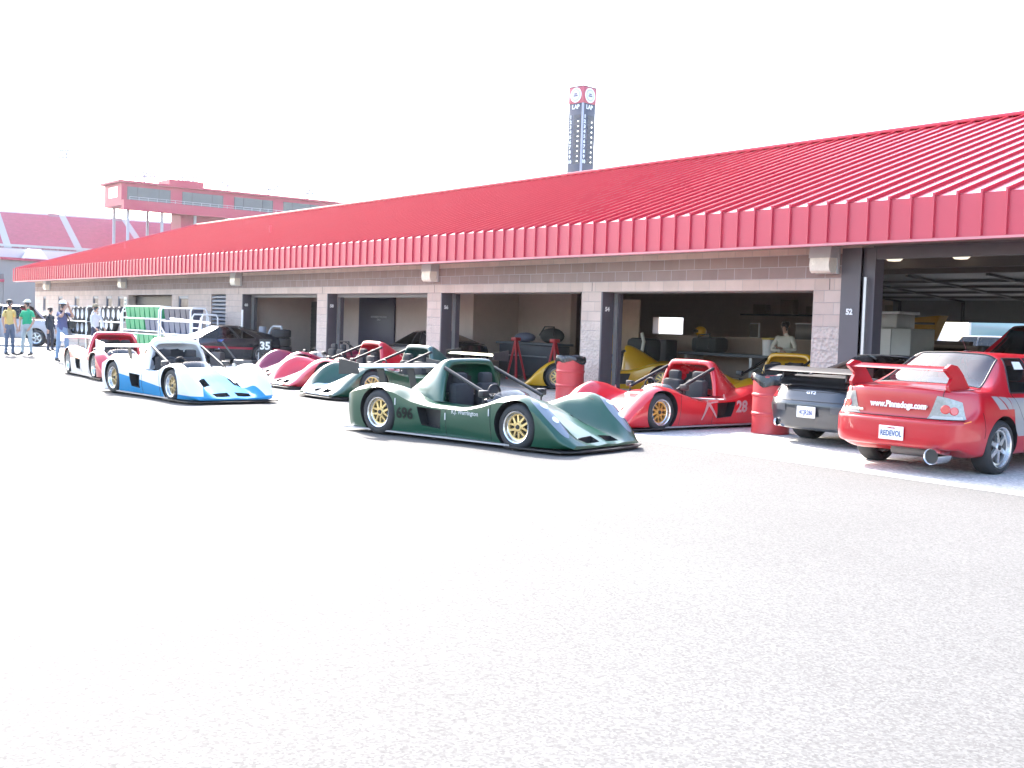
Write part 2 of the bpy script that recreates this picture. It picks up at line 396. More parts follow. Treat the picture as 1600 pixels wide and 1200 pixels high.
# roof: two pitches with a hipped left end, raised seams every 0.377 m running over the eave
r = MB()
hx = XF0 + (RID_Y - EY)
r.poly([(XF0, EY, EZ), (XR + .8, EY, EZ), (XR + .8, RID_Y, RID_Z), (hx, RID_Y, RID_Z)])
r.poly([(XF0, 2 * RID_Y - EY, EZ), (XF0, EY, EZ), (hx, RID_Y, RID_Z)])
r.poly([(XR + .8, 2 * RID_Y - EY, EZ), (XF0, 2 * RID_Y - EY, EZ), (hx, RID_Y, RID_Z), (XR + .8, RID_Y, RID_Z)])
roof = r.build('roof', ROOFRED, garage, ang=0, fix=False)
r = MB(); x = 23.56 - 134 * .3768
while x < XR + .7:
    yt = min(RID_Y, EY + (x - XF0)) if x - XF0 < RID_Y - EY else RID_Y
    if yt - EY > .3:
        zt = EZ + (yt - EY) * SL; H = .042
        a = [(x - .02, EY - .03, EZ - .01), (x - .012, EY - .03, EZ + H), (x + .012, EY - .03, EZ + H), (x + .02, EY - .03, EZ - .01)]
        b = [(p[0], yt, p[2] + zt - EZ) for p in a]
        for i in range(3): r.poly([a[i], a[i + 1], b[i + 1], b[i]])
        r.poly(a[::-1])
    x += .3768
r.build('roof_seams', SEAMRED, roof, ang=0, fix=False)
r = MB(); r.bbox((hx - .2, RID_Y - .16, RID_Z - .02), (XR + .8, RID_Y + .16, RID_Z + .06), .02)
r.tube([(XF0 + .05, EY + .05, EZ + .05), (hx, RID_Y, RID_Z + .05)], .06, 8)
r.build('ridge_cap', FASRED, roof)
z = RID_Z - 1.55; yv = RID_Y - 1.55 / SL
for vx in (-1.7, -17.5):
    r = MB(); r.cyl((vx, yv, z - .1), (vx, yv, z + .30), .035); r.build('vent_pipe', FASRED, roof)
# fascia with upright ribs, drip edge below
FZ = 2.985
f = MB(); f.box((XF0, EY, FZ), (XR + .8, EY + .05, EZ - .004)); f.box((XF0, EY + .05, FZ), (XF0 + .05, 14.0, EZ - .004))
x = 23.56 - 134 * .3768
while x < XR + .7:
    f.box((x - .016, EY - .035, FZ + .02), (x + .016, EY, EZ + .05)); x += .3768
fas = f.build('fascia', FASRED, garage, ang=0)
f = MB(); f.box((XF0 - .02, EY - .05, FZ - .035), (XR + .8, EY + .1, FZ)); f.build('drip_edge', M('pale_red_trim', (.55, .22, .24), .5), fas, ang=0)
f = MB(); f.box((XF0 + .06, EY + .1, FZ + .02), (XR + .7, -.003, FZ + .06)); f.build('soffit', M('soffit_tan', (.33, .27, .25), .8), garage, ang=0)
# painted steel jambs with bay numbers, door tracks, door headers
NUM = ['60', '58', '56', '54']
for t in range(4):
    x0 = S * t
    j = MB(); j.bbox((x0 + .002, -.006, .1), (x0 + .05, WT + .01, ZL - .002), .004); jb = j.build('door_jamb', PURPLE, garage)
    text('bay_number', NUM[t], .12, WHITE, frame((x0 + .054, .13, 1.93), (0, 1, 0), (0, 0, 1)), jb, bold=.006)
    j = MB(); j.box((x0 + .05, WT + .02, .1), (x0 + .09, WT + .09, ZL + .1)); j.build('door_track', STEEL, garage, ang=0)
    j = MB(); j.box((x0 + .02, WT + .10, .1), (x0 + .12, WT + .20, ZL + .3)); j.build('curtain_strip', PURPLE, garage, ang=0)
    j = MB(); j.cyl((x0 + .1, WT + .35, ZL + .32), (x0 + S - PW - .1, WT + .35, ZL + .32), .19, n=20)
    j.box((x0 + .05, WT + .01, ZL - (.10 if t < 2 else .02)), (x0 + S - PW - .05, WT + .07, ZL + .25)); j.build('rolled_door', M('rolled_door_grey', (.2, .2, .21), .5, var=.1), garage)
j = MB(); j.box((-11.55, .32, .1), (-6.6, .36, 2.25)); j.build('closed_door', M('dull_bronze', (.035, .03, .03), .5), garage, ang=0)
for i, (a, b) in enumerate(SLITS):
    z0 = 1.35 if i > 5 else (1.5 if i == 0 else .95)
    j = MB(); j.box((a, .05, z0), (b, .1, ZL - .05)); fr = j.build('window', M('slit_glass', (.05, .045, .07), .35, var=.3, scale=2, spec=.25), garage, ang=0)
    j = MB(); 
    for q in ((a, z0, a + .05, ZL - .05), (b - .05, z0, b, ZL - .05), (a + .05, ZL - .15, b - .05, ZL - .05), (a + .05, z0, b - .05, z0 + .05)): j.box((q[0], .02, q[1]), (q[2], .05, q[3]))
    j.build('window_frame', M('frame_grey_blue', (.20, .22, .27), .45), fr, ang=0)
j = MB()
for k in range(9):
    z = 1.12 + k * .13
    j.prism([(-2.66, .03, z), (-2.66, .03, z + .055), (-2.66, .2, z + .13), (-2.66, .2, z + .075)], (1.27, 0, 0))
lv = j.build('louvre_vent', M('louvre_metal', (.20, .22, .27), .5, 0), garage, ang=0)
j = MB(); j.box((-2.67, .21, 1.1), (-1.38, .24, ZL)); j.build('louvre_backing', INDARK, lv, ang=0)
j = MB(); j.bbox((-12.05, -.03, 1.62), (-11.72, -.003, 2.2), .006); sg = j.build('notice_board', M('cream_sign', (.75, .72, .62), .5), garage)
j = MB()
for k in range(3): j.box((-12.0, -.036, 1.72 + k * .15), (-11.77, -.031, 1.80 + k * .15))
j.build('notice_print', M('faded_print', (.3, .35, .3), .6), sg, ang=0)
# steel frame of the tall bay
j = MB(); j.box((24.32, -.012, .06), (24.70, .34, 2.98)); j.box((24.70, .05, .06), (24.93, .28, 2.98)); fb = j.build('steel_column', PURPLE, garage, ang=0)
text('bay_number', '52', .13, WHITE, frame((24.51, -.018, 1.93), (1, 0, 0), (0, 0, 1)), fb, bold=.006)
j = MB(); j.box((24.95, .04, 2.79), (37, .10, 2.98)); j.box((24.95, .10, 2.80), (37, .26, 2.84)); j.build('steel_header', PURPLE, garage, ang=0)
j = MB(); j.box((24.78, -.03, .1), (24.83, -.004, 2.5)); j.build('worn_edge', STEEL, garage, ang=0)
# rear overhead door of the tall bay, half raised on its tracks
A, B_ = Vector((0, 6.3, 2.93)), Vector((0, 11.6, 2.55)); dn = (B_ - A).normalized()
j = MB()
j.prism([(17.2, A.y, A.z), (17.2, B_.y, B_.z), (17.2, B_.y, B_.z + .05), (17.2, A.y, A.z + .05)], (18.5, 0, 0))
j.box((17.2, 11.6, 1.99), (35.7, 11.66, 2.6))
od = j.build('overhead_door', M('door_grey', (.19, .195, .19), .5, var=.15), garage, ang=0)
j = MB()
for k in range(1, 5):
    p = A + (B_ - A) * k / 5; j.box((17.2, p.y - .04, p.z - .06), (35.7, p.y + .04, p.z - .002))
for x in [17.4 + 1.9 * i for i in range(10)]:
    j.prism([(x, A.y, A.z - .05), (x, B_.y, B_.z - .05), (x, B_.y, B_.z - .003), (x, A.y, A.z - .003)], (.07, 0, 0)); j.box((x, 11.55, 1.99), (x + .07, 11.6, 2.5))
j.build('door_stiffener', M('stiffener_dark', (.06, .06, .06), .5), od, ang=0)
j = MB(); j.box((17.2, 6.1, 2.93), (35.7, 6.2, 3.09)); j.box((17.2, 3.0, 2.84), (36, 3.2, 3.09)); j.build('ceiling_beam', M('beam_brown', (.11, .095, .085), .7), garage, ang=0)
j = MB(); j.tube([(30.3, 1.2, 2.95), (30.9, 6.3, 2.25)], .05, 6); j.build('door_rail', STEEL, garage)
# ------------------------------------------------------------------ wall lamps
def wall_lamp():
    t = thing('wall_lamp', '', 'wall lamp')
    m = MB(); m.bbox((-.23, -.06, -.24), (.23, 0, .24), .01); m.prism([(-.22, -.06, .02), (-.22, -.06, .23), (-.22, -.24, .20), (-.22, -.26, .02)], (.44, 0, 0)); m.build('housing', M('lamp_grey', (.48, .48, .48), .5), t, ang=30)
    m = MB(); m.prism([(-.2, -.06, -.23), (-.2, -.06, .02), (-.2, -.25, .02), (-.2, -.265, -.10), (-.2, -.245, -.19), (-.2, -.20, -.23)], (.40, 0, 0)); m.build('diffuser', M('aged_lens', (.82, .78, .68), .25, var=.2, scale=8, spec=.6), t, ang=30)
    return t
wl = [(24.05, 'nearest and largest boxy wall lamp, beside the tall steel-framed bay'), (11.86, 'boxy wall lamp above the pillar between bays 58 and 56'),
      (-.24, 'boxy wall lamp right of the louvre, above the pillar left of bay 60'), (-12.0, 'boxy wall lamp over the wall left of the closed bronze door'), (-23.6, 'farthest wall lamp, near the far left corner of the garage')]
w0 = wall_lamp()
for i, (x, lab) in enumerate(wl):
    o = w0 if i == 0 else copy_tree(w0); o.location = (x, -.003, 2.80); o['label'] = lab; o['group'] = 'lamps along the garage front wall'
# ceiling lamps in the tall bay
def ceil_lamp():
    t = thing('ceiling_lamp', '', 'ceiling lamp')
    m = MB(); m.bbox((-.2, -.2, -.03), (.2, .2, 0), .01); m.build('housing', M('lamp_grey'), t)
    m = MB(); m.lathe([(.14, 0), (.155, -.03), (.11, -.07), (.001, -.08)], (0, 0, -.03), n=20); m.build('diffuser', M('lamp_glow', (1, .9, .7), .4, emit=.22), t)
    return t
c0 = ceil_lamp(); c1 = copy_tree(c0)
for o, x, lab in ((c0, 23.38, 'left one of two lit ceiling lamps inside the tall bay'), (c1, 24.75, 'right one of two lit ceiling lamps inside the tall bay')):
    o.location = (x, 2.75, 2.84 + .0); o['label'] = lab; o['group'] = 'ceiling lamps in the tall bay'
    o.location.z = 3.06

# ------------------------------------------------------------------ scoring tower
CAMP = Vector((36.383, -15.768, 0)); FD = Vector((_F.x, _F.y, 0)).normalized(); RD = Vector((_Rv.x, _Rv.y, 0))
tp = (-87.95, 87.8)
tower = thing('scoring_tower', 'tall dark square scoring tower headed LAP with red and white emblem cube on top', 'scoring tower', (tp[0], tp[1], 0))
TW = 2.62; TZ0, TZ1 = 0, 32.5
ta = math.atan2(-(36.4 - tp[0]), -( -15.8 - tp[1])) 
navy = M('tower_navy', (.045, .05, .085), .55, var=.1, scale=.4)
# the corner between two faces points at the viewer
vx = math.atan2(-15.8 - tp[1], 36.4 - tp[0]); tower.rotation_euler = (0, 0, vx + R(45 + 3))
# local faces: -y face is on the left of that corner, +x ... resolved by normals below
m = MB(); m.bbox((-TW / 2, -TW / 2, TZ0), (TW / 2, TW / 2, TZ1), .03); m.build('shaft', navy, tower, ang=30)
m = MB(); m.bbox((-TW / 2 - .05, -TW / 2 - .05, TZ1 + .02), (TW / 2 + .05, TW / 2 + .05, TZ1 + 2.25), .03); cube = m.build('emblem_cube', M('emblem_red', (.50, .06, .10), .45), tower, ang=30)
m = MB(); m.box((-TW / 2 - .12, -TW / 2 - .12, TZ1 + 2.25), (TW / 2 + .12, TW / 2 + .12, TZ1 + 2.36)); m.build('cap', navy, tower, ang=0)
for fi, (n, rt) in enumerate((((1, 0, 0), (0, 1, 0)), ((0, -1, 0), (1, 0, 0)), ((0, 1, 0), (-1, 0, 0)), ((-1, 0, 0), (0, -1, 0)))):
    n, rt = Vector(n), Vector(rt); d = TW / 2
    c = n * (d + .055) + Vector((0, 0, TZ1 + 1.14))
    m = MB(); m.cyl(c, c + n * .04, 1.02, n=40); em = m.build('emblem_disc', M('emblem_white', (.8, .8, .8), .5), cube)
    m = MB(); m.mi = 0; m.cyl(c + n * .045, c + n * .06, .80, n=40); m.mi = 1; m.cyl(c + n * .061, c + n * .075, .66, n=40)
    m.mi = 2; m.box((-.38, -.2, 0), (.38, -.02, .02), frame(c + n * .08, rt, (0, 0, 1))); m.box((-.25, .06, 0), (.25, .24, .02), frame(c + n * .08, rt, (0, 0, 1)))
    m.build('emblem_ring', [M('emblem_grey', (.45, .45, .55), .5), M('emblem_pale', (.7, .72, .8), .5), M('emblem_dark', (.15, .08, .15), .5)], em)
    text('lap_lettering', 'LAP', .80, WHITE, frame(n * (d + .03) + Vector((0, 0, TZ1 - .50)), rt, (0, 0, 1)), tower, .02, .03)
    for k in range(10):
        z = TZ1 - 1.85 - k * .685
        text('row_number', str(k + 1), .66, WHITE, frame(n * (d + .03) - rt * .85 + Vector((0, 0, z)), rt, (0, 0, 1)), tower, .02, .03)
        m = MB(); m.box((-.25, -.27, 0), (1.0, .27, .05), frame(n * (d + .004) + Vector((0, 0, z)), rt, (0, 0, 1))); pn = m.build('digit_panel', M('panel_dark', (.03, .033, .05), .4), tower, ang=0)
        if k: 
            m = MB(); m.cyl(n * (d + .056) + rt * .55 + Vector((0, 0, z + .05)), n * (d + .08) + rt * .55 + Vector((0, 0, z + .05)), .085, n=12); m.build('lamp', M('lamp_lit', (1, .97, .9), .4, emit=1.5), pn)
m = MB(); m.box((TW / 2 - .2, -TW / 2 - .02, 0), (TW / 2 + .02, -TW / 2 + .2, TZ1)); m.build('corner_trim', M('trim_lavender', (.4, .4, .5), .5), tower, ang=0)

# ------------------------------------------------------------------ grandstand, suites, masts, low wall building
def cw(px, py, D):      # a point D metres ahead of the viewer in the direction of a picture position (used to lay out far structures)
    X, Y = px - 800, py - 600; c, s = math.cos(ROLL), math.sin(ROLL)
    u = (c * X + s * Y) / 1792.45; v = (-s * X + c * Y) / 1792.45
    return Vector((36.383, -15.768, 1.533)) + (_F + _Rv * u - _U * v) * D
SEAT = M('red_seats', (.38, .07, .14), .6, var=.35, scale=.8)
stand = thing('grandstand', 'distant grandstand with red seats divided by pale stairways', 'grandstand')
# long axis: from the left end to the right end (heights fixed, the line recedes to the right)
TL, TR = cw(-260, 322, 262), cw(430, 372, 312); ZT = 25.0; ZB = 15.0
TL.z = TR.z = ZT
ax = (TR - TL); ax.z = 0; L = ax.length; ax.normalize(); nr = Vector((ax.y, -ax.x, 0))
if nr.dot(CAMP - TL) < 0: nr = -nr
DEP = 30.0; NR = 26
m = MB()
prof = []
for k in range(NR):
    f0, f1 = k / NR, (k + 1) / NR
    prof += [(DEP * (1 - f0), ZB + (ZT - ZB) * f0), (DEP * (1 - f0), ZB + (ZT - ZB) * f1)]
prof.append((0, ZT))
def sweep(mb, prof, a, b):
    for p, q in zip(prof, prof[1:]):
        P = [TL + ax * t + nr * o for t, o in ((a, p[0]), (b, p[0]), (b, q[0]), (a, q[0]))]
        zz = (p[1], p[1], q[1], q[1]); mb.poly([(v.x, v.y, z) for v, z in zip(P, zz)])
sweep(m, prof, 0, L)
m.build('seating_bank', SEAT, stand, ang=0)
m = MB(); sweep(m, [(DEP, 0), (DEP, ZB + .9), (DEP - .3, ZB + .9)], 0, L); sweep(m, [(0, ZT), (-.1, ZT + .5), (-.5, ZT + .5), (-.5, 0)], 0, L); 
m.build('parapet', M('stand_concrete', (.5, .48, .48), .8), stand, ang=0)
k = 3.2; step = 15.0
while k < L:
    m = MB(); sweep(m, [(o + .06, z + .06) for o, z in prof], k, k + 1.5); m.build('stairway', M('aisle_grey', (.42, .43, .44), .8), stand, ang=0)
    m = MB(); P = TL + ax * (k - 2.5) + nr * -.2; m.box((0, 0, 0), (2.4, 1.5, 1.9), frame((P.x, P.y, ZT + .5), ax, nr)); m.build('portal_hut', M('hut_grey_red', (.30, .16, .2), .7), stand, ang=0)
    k += step
# suites on legs above the right part of the stand
SA, SB = cw(190, 287, 245), cw(520, 320, 276); SA.z = SB.z = 0
sx = (SB - SA); LS = sx.length + 4; sx.normalize(); sn = Vector((sx.y, -sx.x, 0))
if sn.dot(CAMP - SA) < 0: sn = -sn
SM = frame((SA.x, SA.y, 0), sx, -sn)       # x along, y away from the viewer, z up
if SM.col[2].z < 0: SM = frame((SA.x, SA.y, 0), sx, sn) ; 
suite = thing('press_suites', 'long red press suites with dark windows raised on posts above the stand', 'press building')
SRED = M('suite_red', (.42, .015, .06), .55, var=.05)
def sbox(mb, a, b): mb.box(a, b, SM)
Z0, Z1 = 24.6, 29.4
m = MB(); sbox(m, (0, 0, Z0), (LS, 11, Z1)); sbox(m, (-.9, -.9, Z1), (LS, 12, Z1 + .45)); body = m.build('suite_body', SRED, suite, ang=0)
m = MB(); sbox(m, (0, -1.6, Z0 - 1.0), (LS, -.01, Z0 + 1.1)); m.build('balcony_front', SRED, suite, ang=0)
m = MB(); sbox(m, (11, 1.5, Z1 + .46), (19, 8, Z1 + 1.9)); m.build('roof_plant', SRED, suite, ang=0)
m = MB(); sbox(m, (1.2, -1.66, Z0 + 1.3), (LS, -1.6, Z0 + 1.36)); sbox(m, (1.2, -1.66, Z0 + 1.75), (LS, -1.6, Z0 + 1.82))
for i in range(int(LS / 2)): sbox(m, (1.2 + 2 * i, -1.65, Z0 + 1.1), (1.27 + 2 * i, -1.6, Z0 + 1.8))
m.build('balcony_rail', M('rail_grey', (.5, .5, .52), .5), suite, ang=0)
x = 1.2
WG = M('suite_glass', (.07, .08, .09), .3, var=.3, scale=.3)
while x < LS - 9.6:
    m = MB(); sbox(m, (x, -.06, Z0 + .9), (x + 9.5, -.011, Z1 - .75)); wd = m.build('window_row', WG, suite, ang=0)
    m = MB()
    for q in (0, 2.2, 6.9, 9.4): sbox(m, (x + q, -.13, Z0 + .9), (x + q + .14, -.07, Z1 - .75))
    sbox(m, (x, -.12, Z0 + 1.9), (x + 9.5, -.065, Z0 + 2.0)); m.build('mullion', M('mullion_dark', (.05, .05, .06), .5), wd, ang=0)
    x += 12.2
m = MB(); sbox(m, (-.06, 2.5, Z0 + 1.8), (-.011, 8, Z1 - .7)); m.build('end_window', M('sky_glass', (.6, .65, .7), .1), suite, ang=0)
for i in range(int((LS - 2) / 7.5)):
    for y in (.6, 9.5):
        m = MB(); sbox(m, (1.5 + i * 7.5, y, 0), (2.0 + i * 7.5, y + .5, Z0 - .01)); m.build('post', M('post_grey', (.4, .38, .42), .6), suite, ang=0)
m = MB(); sbox(m, (14.0, 2.0, 12), (25, 8, Z0 - .02)); m.build('stair_core', SRED, suite, ang=0)
# floodlight masts
for i, (px, pt, pb, D) in enumerate(((104, 236, 360, 330), (226, 271, 300, 300), (293, 278, 310, 310), (356, 286, 318, 320), (420, 292, 330, 330), (480, 298, 330, 340), (637, 300, 330, 360))):
    P = cw(px, pt, D); hgt = P.z
    if i == 6: continue
    mt = thing('floodlight_mast', ['tall floodlight mast left of the press suites, above the red seats', 'floodlight mast rising behind the left end of the press suites', 'floodlight mast behind the press suites, second from the left of that row',
        'floodlight mast behind the middle of the press suites', 'floodlight mast behind the press suites, second from the roof of the garage', 'floodlight mast behind the press suites, nearest to where the garage roof hides them'][i], 'floodlight mast', (P.x, P.y, 0), math.atan2(RD.y, RD.x), 'floodlight masts behind the grandstand')
    m = MB(); m.tube([(0, 0, 0), (0, 0, hgt)], [.45, .22], 8); m.build('pole', M('mast_grey', (.42, .42, .44), .5), mt)
    m = MB(); wd = 2.6 if i else 2.2
    for z in ((0, .9) if i else (0, 1.0, 2.0)): m.box((-wd, -.15, hgt - .2 - z), (wd, .15, hgt - z))
    for k in range(6):
        for z in ((0, .9) if i else (0, 1.0, 2.0)): m.box((-wd + k * wd / 2.7, -.4, hgt - z - .1), (-wd + k * wd / 2.7 + .6, .3, hgt - z + .45))
    m.build('lamp_rack', M('rack_grey', (.4, .4, .42), .5), mt, ang=0)
# low concrete building at the far left
lb = thing('concrete_building', 'grey low concrete building with thin red trim beyond the left end of the garage', 'building')
P0, P1 = cw(-160, 470, 95), cw(240, 470, 112); P0.z = P1.z = 0
bx = (P1 - P0).normalized(); bn = Vector((-bx.y, bx.x, 0)); LM = frame((P0.x, P0.y, 0), bx, bn); LB = (P1 - P0).length
if LM.col[2].z < 0: LM = frame((P0.x, P0.y, 0), bx, -bn)
if (LM @ Vector((0, 1, 0)) - CAMP).length < (LM @ Vector((0, 0, 0)) - CAMP).length: YS = -1
else: YS = 1
GC = M('far_concrete', (.30, .26, .25), .85, var=.12, scale=.6)
def lbox(mb, a, b): mb.box((a[0], min(a[1] * YS, b[1] * YS), a[2]), (b[0], max(a[1] * YS, b[1] * YS), b[2]), LM)
m = MB(); lbox(m, (0, 0, 0), (LB, 9, 5.9)); lbox(m, (8.3, -1.0, 0), (13.6, -.01, 4.6)); lbox(m, (0, -.9, 0), (8.3, -.01, 3.9)); m.build('wall', GC, lb, ang=0)
m = MB(); lbox(m, (8.4, -.25, 5.9), (LB, 9.2, 6.12)); lbox(m, (0, -1.1, 3.9), (8.3, -.02, 4.15)); lbox(m, (0, -1.02, 1.35), (8.3, -.91, 1.65)); m.build('trim', M('trim_red', (.42, .05, .09), .5), lb, ang=0)
m = MB(); lbox(m, (8.6, 2, 6.13), (20, 4, 7.0)); m.build('pale_parapet', M('pale_grey', (.55, .54, .56), .7), lb, ang=0)
for x, w_ in ((11.0, 1.6), (20.6, 1.3)):
    m = MB(); m.prism([LM @ Vector((x, 1.2 * YS, 6.13)), LM @ Vector((x + w_ * 1.5, 1.2 * YS, 6.13)), LM @ Vector((x + w_, 1.2 * YS, 7.1)), LM @ Vector((x + .6, 1.2 * YS, 7.1))], LM.to_3x3() @ Vector((0, .6 * YS, 0)))
    m.build('roof_hood', M('hood_white', (.75, .75, .76), .6), lb, ang=0)
m = MB(); lbox(m, (5.2, 1, 5.91), (7.4, 3, 7.6)); m.build('roof_tank', M('tank_grey', (.25, .24, .26), .6), lb, ang=0)
# ------------------------------------------------------------------ wheels
TYRE = M('tyre_rubber', (.028, .028, .03), .7, var=.3, scale=20)
GOLD = M('gold_rim', (.72, .52, .22), .35, .6, var=.05)
ALU = M('polished_rim', (.72, .73, .75), .22, .85, var=.05)
DISC = M('brake_disc', (.16, .15, .15), .45, .6, var=.2)
def wheel_parts(r, w, rr, spoke, nspoke, double, y_face):      # axis along local y, outer face towards -y
    t = MB(); h = w / 2
    t.lathe([(rr, -h + .015), (rr + .012, -h), (r - .05, -h - .004), (r - .018, -h + .012), (r, -h + .045), (r, 0), (r, h - .045), (r - .018, h - .012), (r - .05, h + .004), (rr + .012, h), (rr, h - .015)], ax='y', n=40, cap=False)
    tm = t.mesh('wheel', TYRE, 35)
    m = MB(); m.mi = 0
    m.lathe([(rr + .004, -h + .004), (rr - .012, -h + .012), (rr - .022, -h + .05), (rr - .035, -h + .06), (rr - .035, h)], ax='y', n=40, cap=False)      # lip and barrel
    m.lathe([(rr - .035, h), (rr - .03, h + .002), (rr - .03, -h + .06)], ax='y', n=40, cap=False)
    m.mi = 1; yo = -h + y_face
    m.lathe([(.0005, yo - .008), (.05, yo - .008), (.062, yo + .004), (.062, yo + .03), (.0005, yo + .03)], ax='y', n=24)
    for k in range(nspoke):
        a = 2 * math.pi * k / nspoke
        for off in ((-.035, .035) if double else (0,)):
            c, s = math.cos(a), math.sin(a); wd = .012 if double else .024
            i0, i1 = .05, rr - .028
            def P(rad, tan, y): return Vector((rad * c - tan * s, y, rad * s + tan * c))
            o0 = off * .75 if double else 0; o1 = off * 1.25 if double else 0
            wd1 = wd if double else wd * .8
            A = [P(i0, o0 - wd * 1.25, yo), P(i0, o0 + wd * 1.25, yo), P(i1, o1 + wd1, yo + .012), P(i1, o1 - wd1, yo + .012)]
            m.prism(A, (0, .03, 0))
    m.lathe([(rr - .05, yo + .01), (rr - .03, yo + .006), (rr - .03, yo + .05), (rr - .05, yo + .05)], ax='y', n=40, close=True)
    m.mi = 2; m.lathe([(.0005, yo - .02), (.026, yo - .02), (.03, yo - .008), (.0005, yo - .007)], ax='y', n=12)
    m.mi = 3; m.cyl((0, h - .05, 0), (0, h - .04, 0), rr - .04, n=32); m.cyl((0, yo + .07, 0), (0, yo + .085, 0), rr * .74, n=32)
    return tm, m.mesh('rim', [ALU, spoke, BLACK, DISC], 35)
WCACHE = {}
def wheel(parent, x, y, r, w, rr, spoke=GOLD, ns=5, dbl=True, yf=.05, steer=0, rot=0, z=None):
    k = (r, w, rr, spoke.name, ns, dbl, yf)
    if k not in WCACHE: WCACHE[k] = wheel_parts(r, w, rr, spoke, ns, dbl, yf)
    tm, rm = WCACHE[k]
    o = link('wheel', tm, parent, (x, y, r if z is None else z)); o.rotation_euler = (0, rot, (math.pi if y > 0 else 0) + steer)
    link('rim', rm, o); return o

# ------------------------------------------------------------------ open two-seat sports racer
def SPL(*p): xs = [a for a, b in p]; ys = [b for a, b in p]; return lambda x: pchip(xs, ys, x)
rC = SPL((-1.86, .50), (-1.3, .56), (-.6, .60), (-.2, .565), (.3, .60), (.62, .585), (1.0, .49), (1.4, .335), (1.75, .20), (1.97, .11))
rV = SPL((-1.86, .50), (-1.3, .58), (-.8, .57), (-.45, .52), (0, .50), (.5, .50), (.8, .435), (1.1, .345), (1.5, .245), (1.97, .105))
rF = SPL((-1.86, .57), (-1.6, .655), (-1.25, .70), (-.95, .665), (-.6, .54), (-.2, .475), (.25, .47), (.62, .545), (.95, .655), (1.18, .68), (1.4, .615), (1.65, .43), (1.85, .22), (1.97, .11))
rE = SPL((-1.86, .53), (-1.6, .60), (-1.25, .645), (-.95, .61), (-.6, .505), (-.2, .455), (.25, .45), (.62, .51), (.95, .60), (1.18, .62), (1.4, .55), (1.65, .37), (1.85, .185), (1.97, .10))
rW = SPL((-1.86, .80), (-1.7, .865), (-1.2, .895), (-.6, .875), (0, .85), (.5, .865), (1.1, .89), (1.5, .88), (1.8, .82), (1.97, .70))
def rtop(x, y):
    s = min(1, abs(y) / rW(x))
    return pchip([0, .30, .46, .62, .78, .90, 1.0], [rC(x), rC(x) - .015, rV(x), .3 * rV(x) + .7 * rF(x), rF(x), .45 * rF(x) + .55 * rE(x) + .012, rE(x) - .015], s)
def racer_body():
    NX, NY, NS = 110, 56, 8
    m = MB(); G = []
    for i in range(NX + 1):
        x = -1.86 + (1.97 + 1.86) * i / NX; wd = rW(x); row = []
        top = [(x, wd * (-1 + 2 * j / NY)) for j in range(NY + 1)]
        ze = rtop(x, wd); zs = .075
        def side(sg):
            out = []
            for k in range(NS):
                f = k / NS; z = zs + (ze - zs) * f
                out.append((x, sg * (wd - .045 * (1 - f)**2 + .012 * math.sin(math.pi * f) - .0), z))
            return out
        row = [(x, 0, zs)] + side(-1) + [(a, b, rtop(a, b)) for a, b in top] + side(1)[::-1] + [(x, 0, zs)]
        G.append([Vector(p) for p in row])
    m.grid(G)
    for row in (G[0], G[-1]):
        m.poly(row[:-1])
    me = m.mesh('body', [WHITE, BLACK], 180)
    cut = []
    def cutter(mb): 
        c = mb.mesh('c', [WHITE, BLACK], 0)
        for p in c.polygons: p.material_index = 1
        return c
    for sg in (-1, 1):
        c = MB(); c.cyl((1.19, sg * .60, .30), (1.19, sg * 1.1, .30), .322, n=48); cut.append(cutter(c))
        c = MB(); c.cyl((-1.21, sg * .55, .31), (-1.21, sg * 1.1, .31), .338, n=48); cut.append(cutter(c))
        c = MB(); c.prism([(-.40, sg * .72, .19), (-.08, sg * .72, .165), (-.06, sg * .72, .41), (-.48, sg * .72, .43)], (0, sg * .4, 0)); cut.append(cutter(c))
        c = MB(); c.prism([(1.20, sg * .22, .30), (1.20, sg * .43, .30), (1.47, sg * .39, .20), (1.47, sg * .24, .20)], (0, 0, .35)); cut.append(cutter(c))
        c = MB(); c.prism([(1.76, sg * .07, .095), (1.76, sg * .36, .095), (1.9, sg * .34, .095), (1.9, sg * .07, .095)], (0, 0, .3)); cut.append(cutter(c))
    c = MB(); c.prism([(-.34, -.50, .16), (.20, -.54, .16), (.52, -.47, .16), (.64, -.24, .16), (.67, 0, .16), (.64, .24, .16), (.52, .47, .16), (.20, .54, .16), (-.34, .50, .16)], (0, 0, .8)); cut.append(cutter(c))
    me = boolean(me, cut); 
    while len(me.materials) < 2: me.materials.append(BLACK)
    finish(me, 32); me.name = 'body'; return me
def arch(x, b, t, h, z0=.50, n=7):     # half loop of the roll-hoop fairing from right foot to left foot
    P = [(x, -b, z0), (x, -(b * .72 + t * .28), z0 + (h - z0) * .45), (x, -(b * .12 + t * .88), z0 + (h - z0) * .82), (x, -t * .93, h - .03), (x, -t * .80, h - .002), (x, t * .80, h - .002), (x, t * .93, h - .03), (x, (b * .12 + t * .88), z0 + (h - z0) * .82), (x, (b * .72 + t * .28), z0 + (h - z0) * .45), (x, b, z0)]
    return [Vector(p) for p in P]
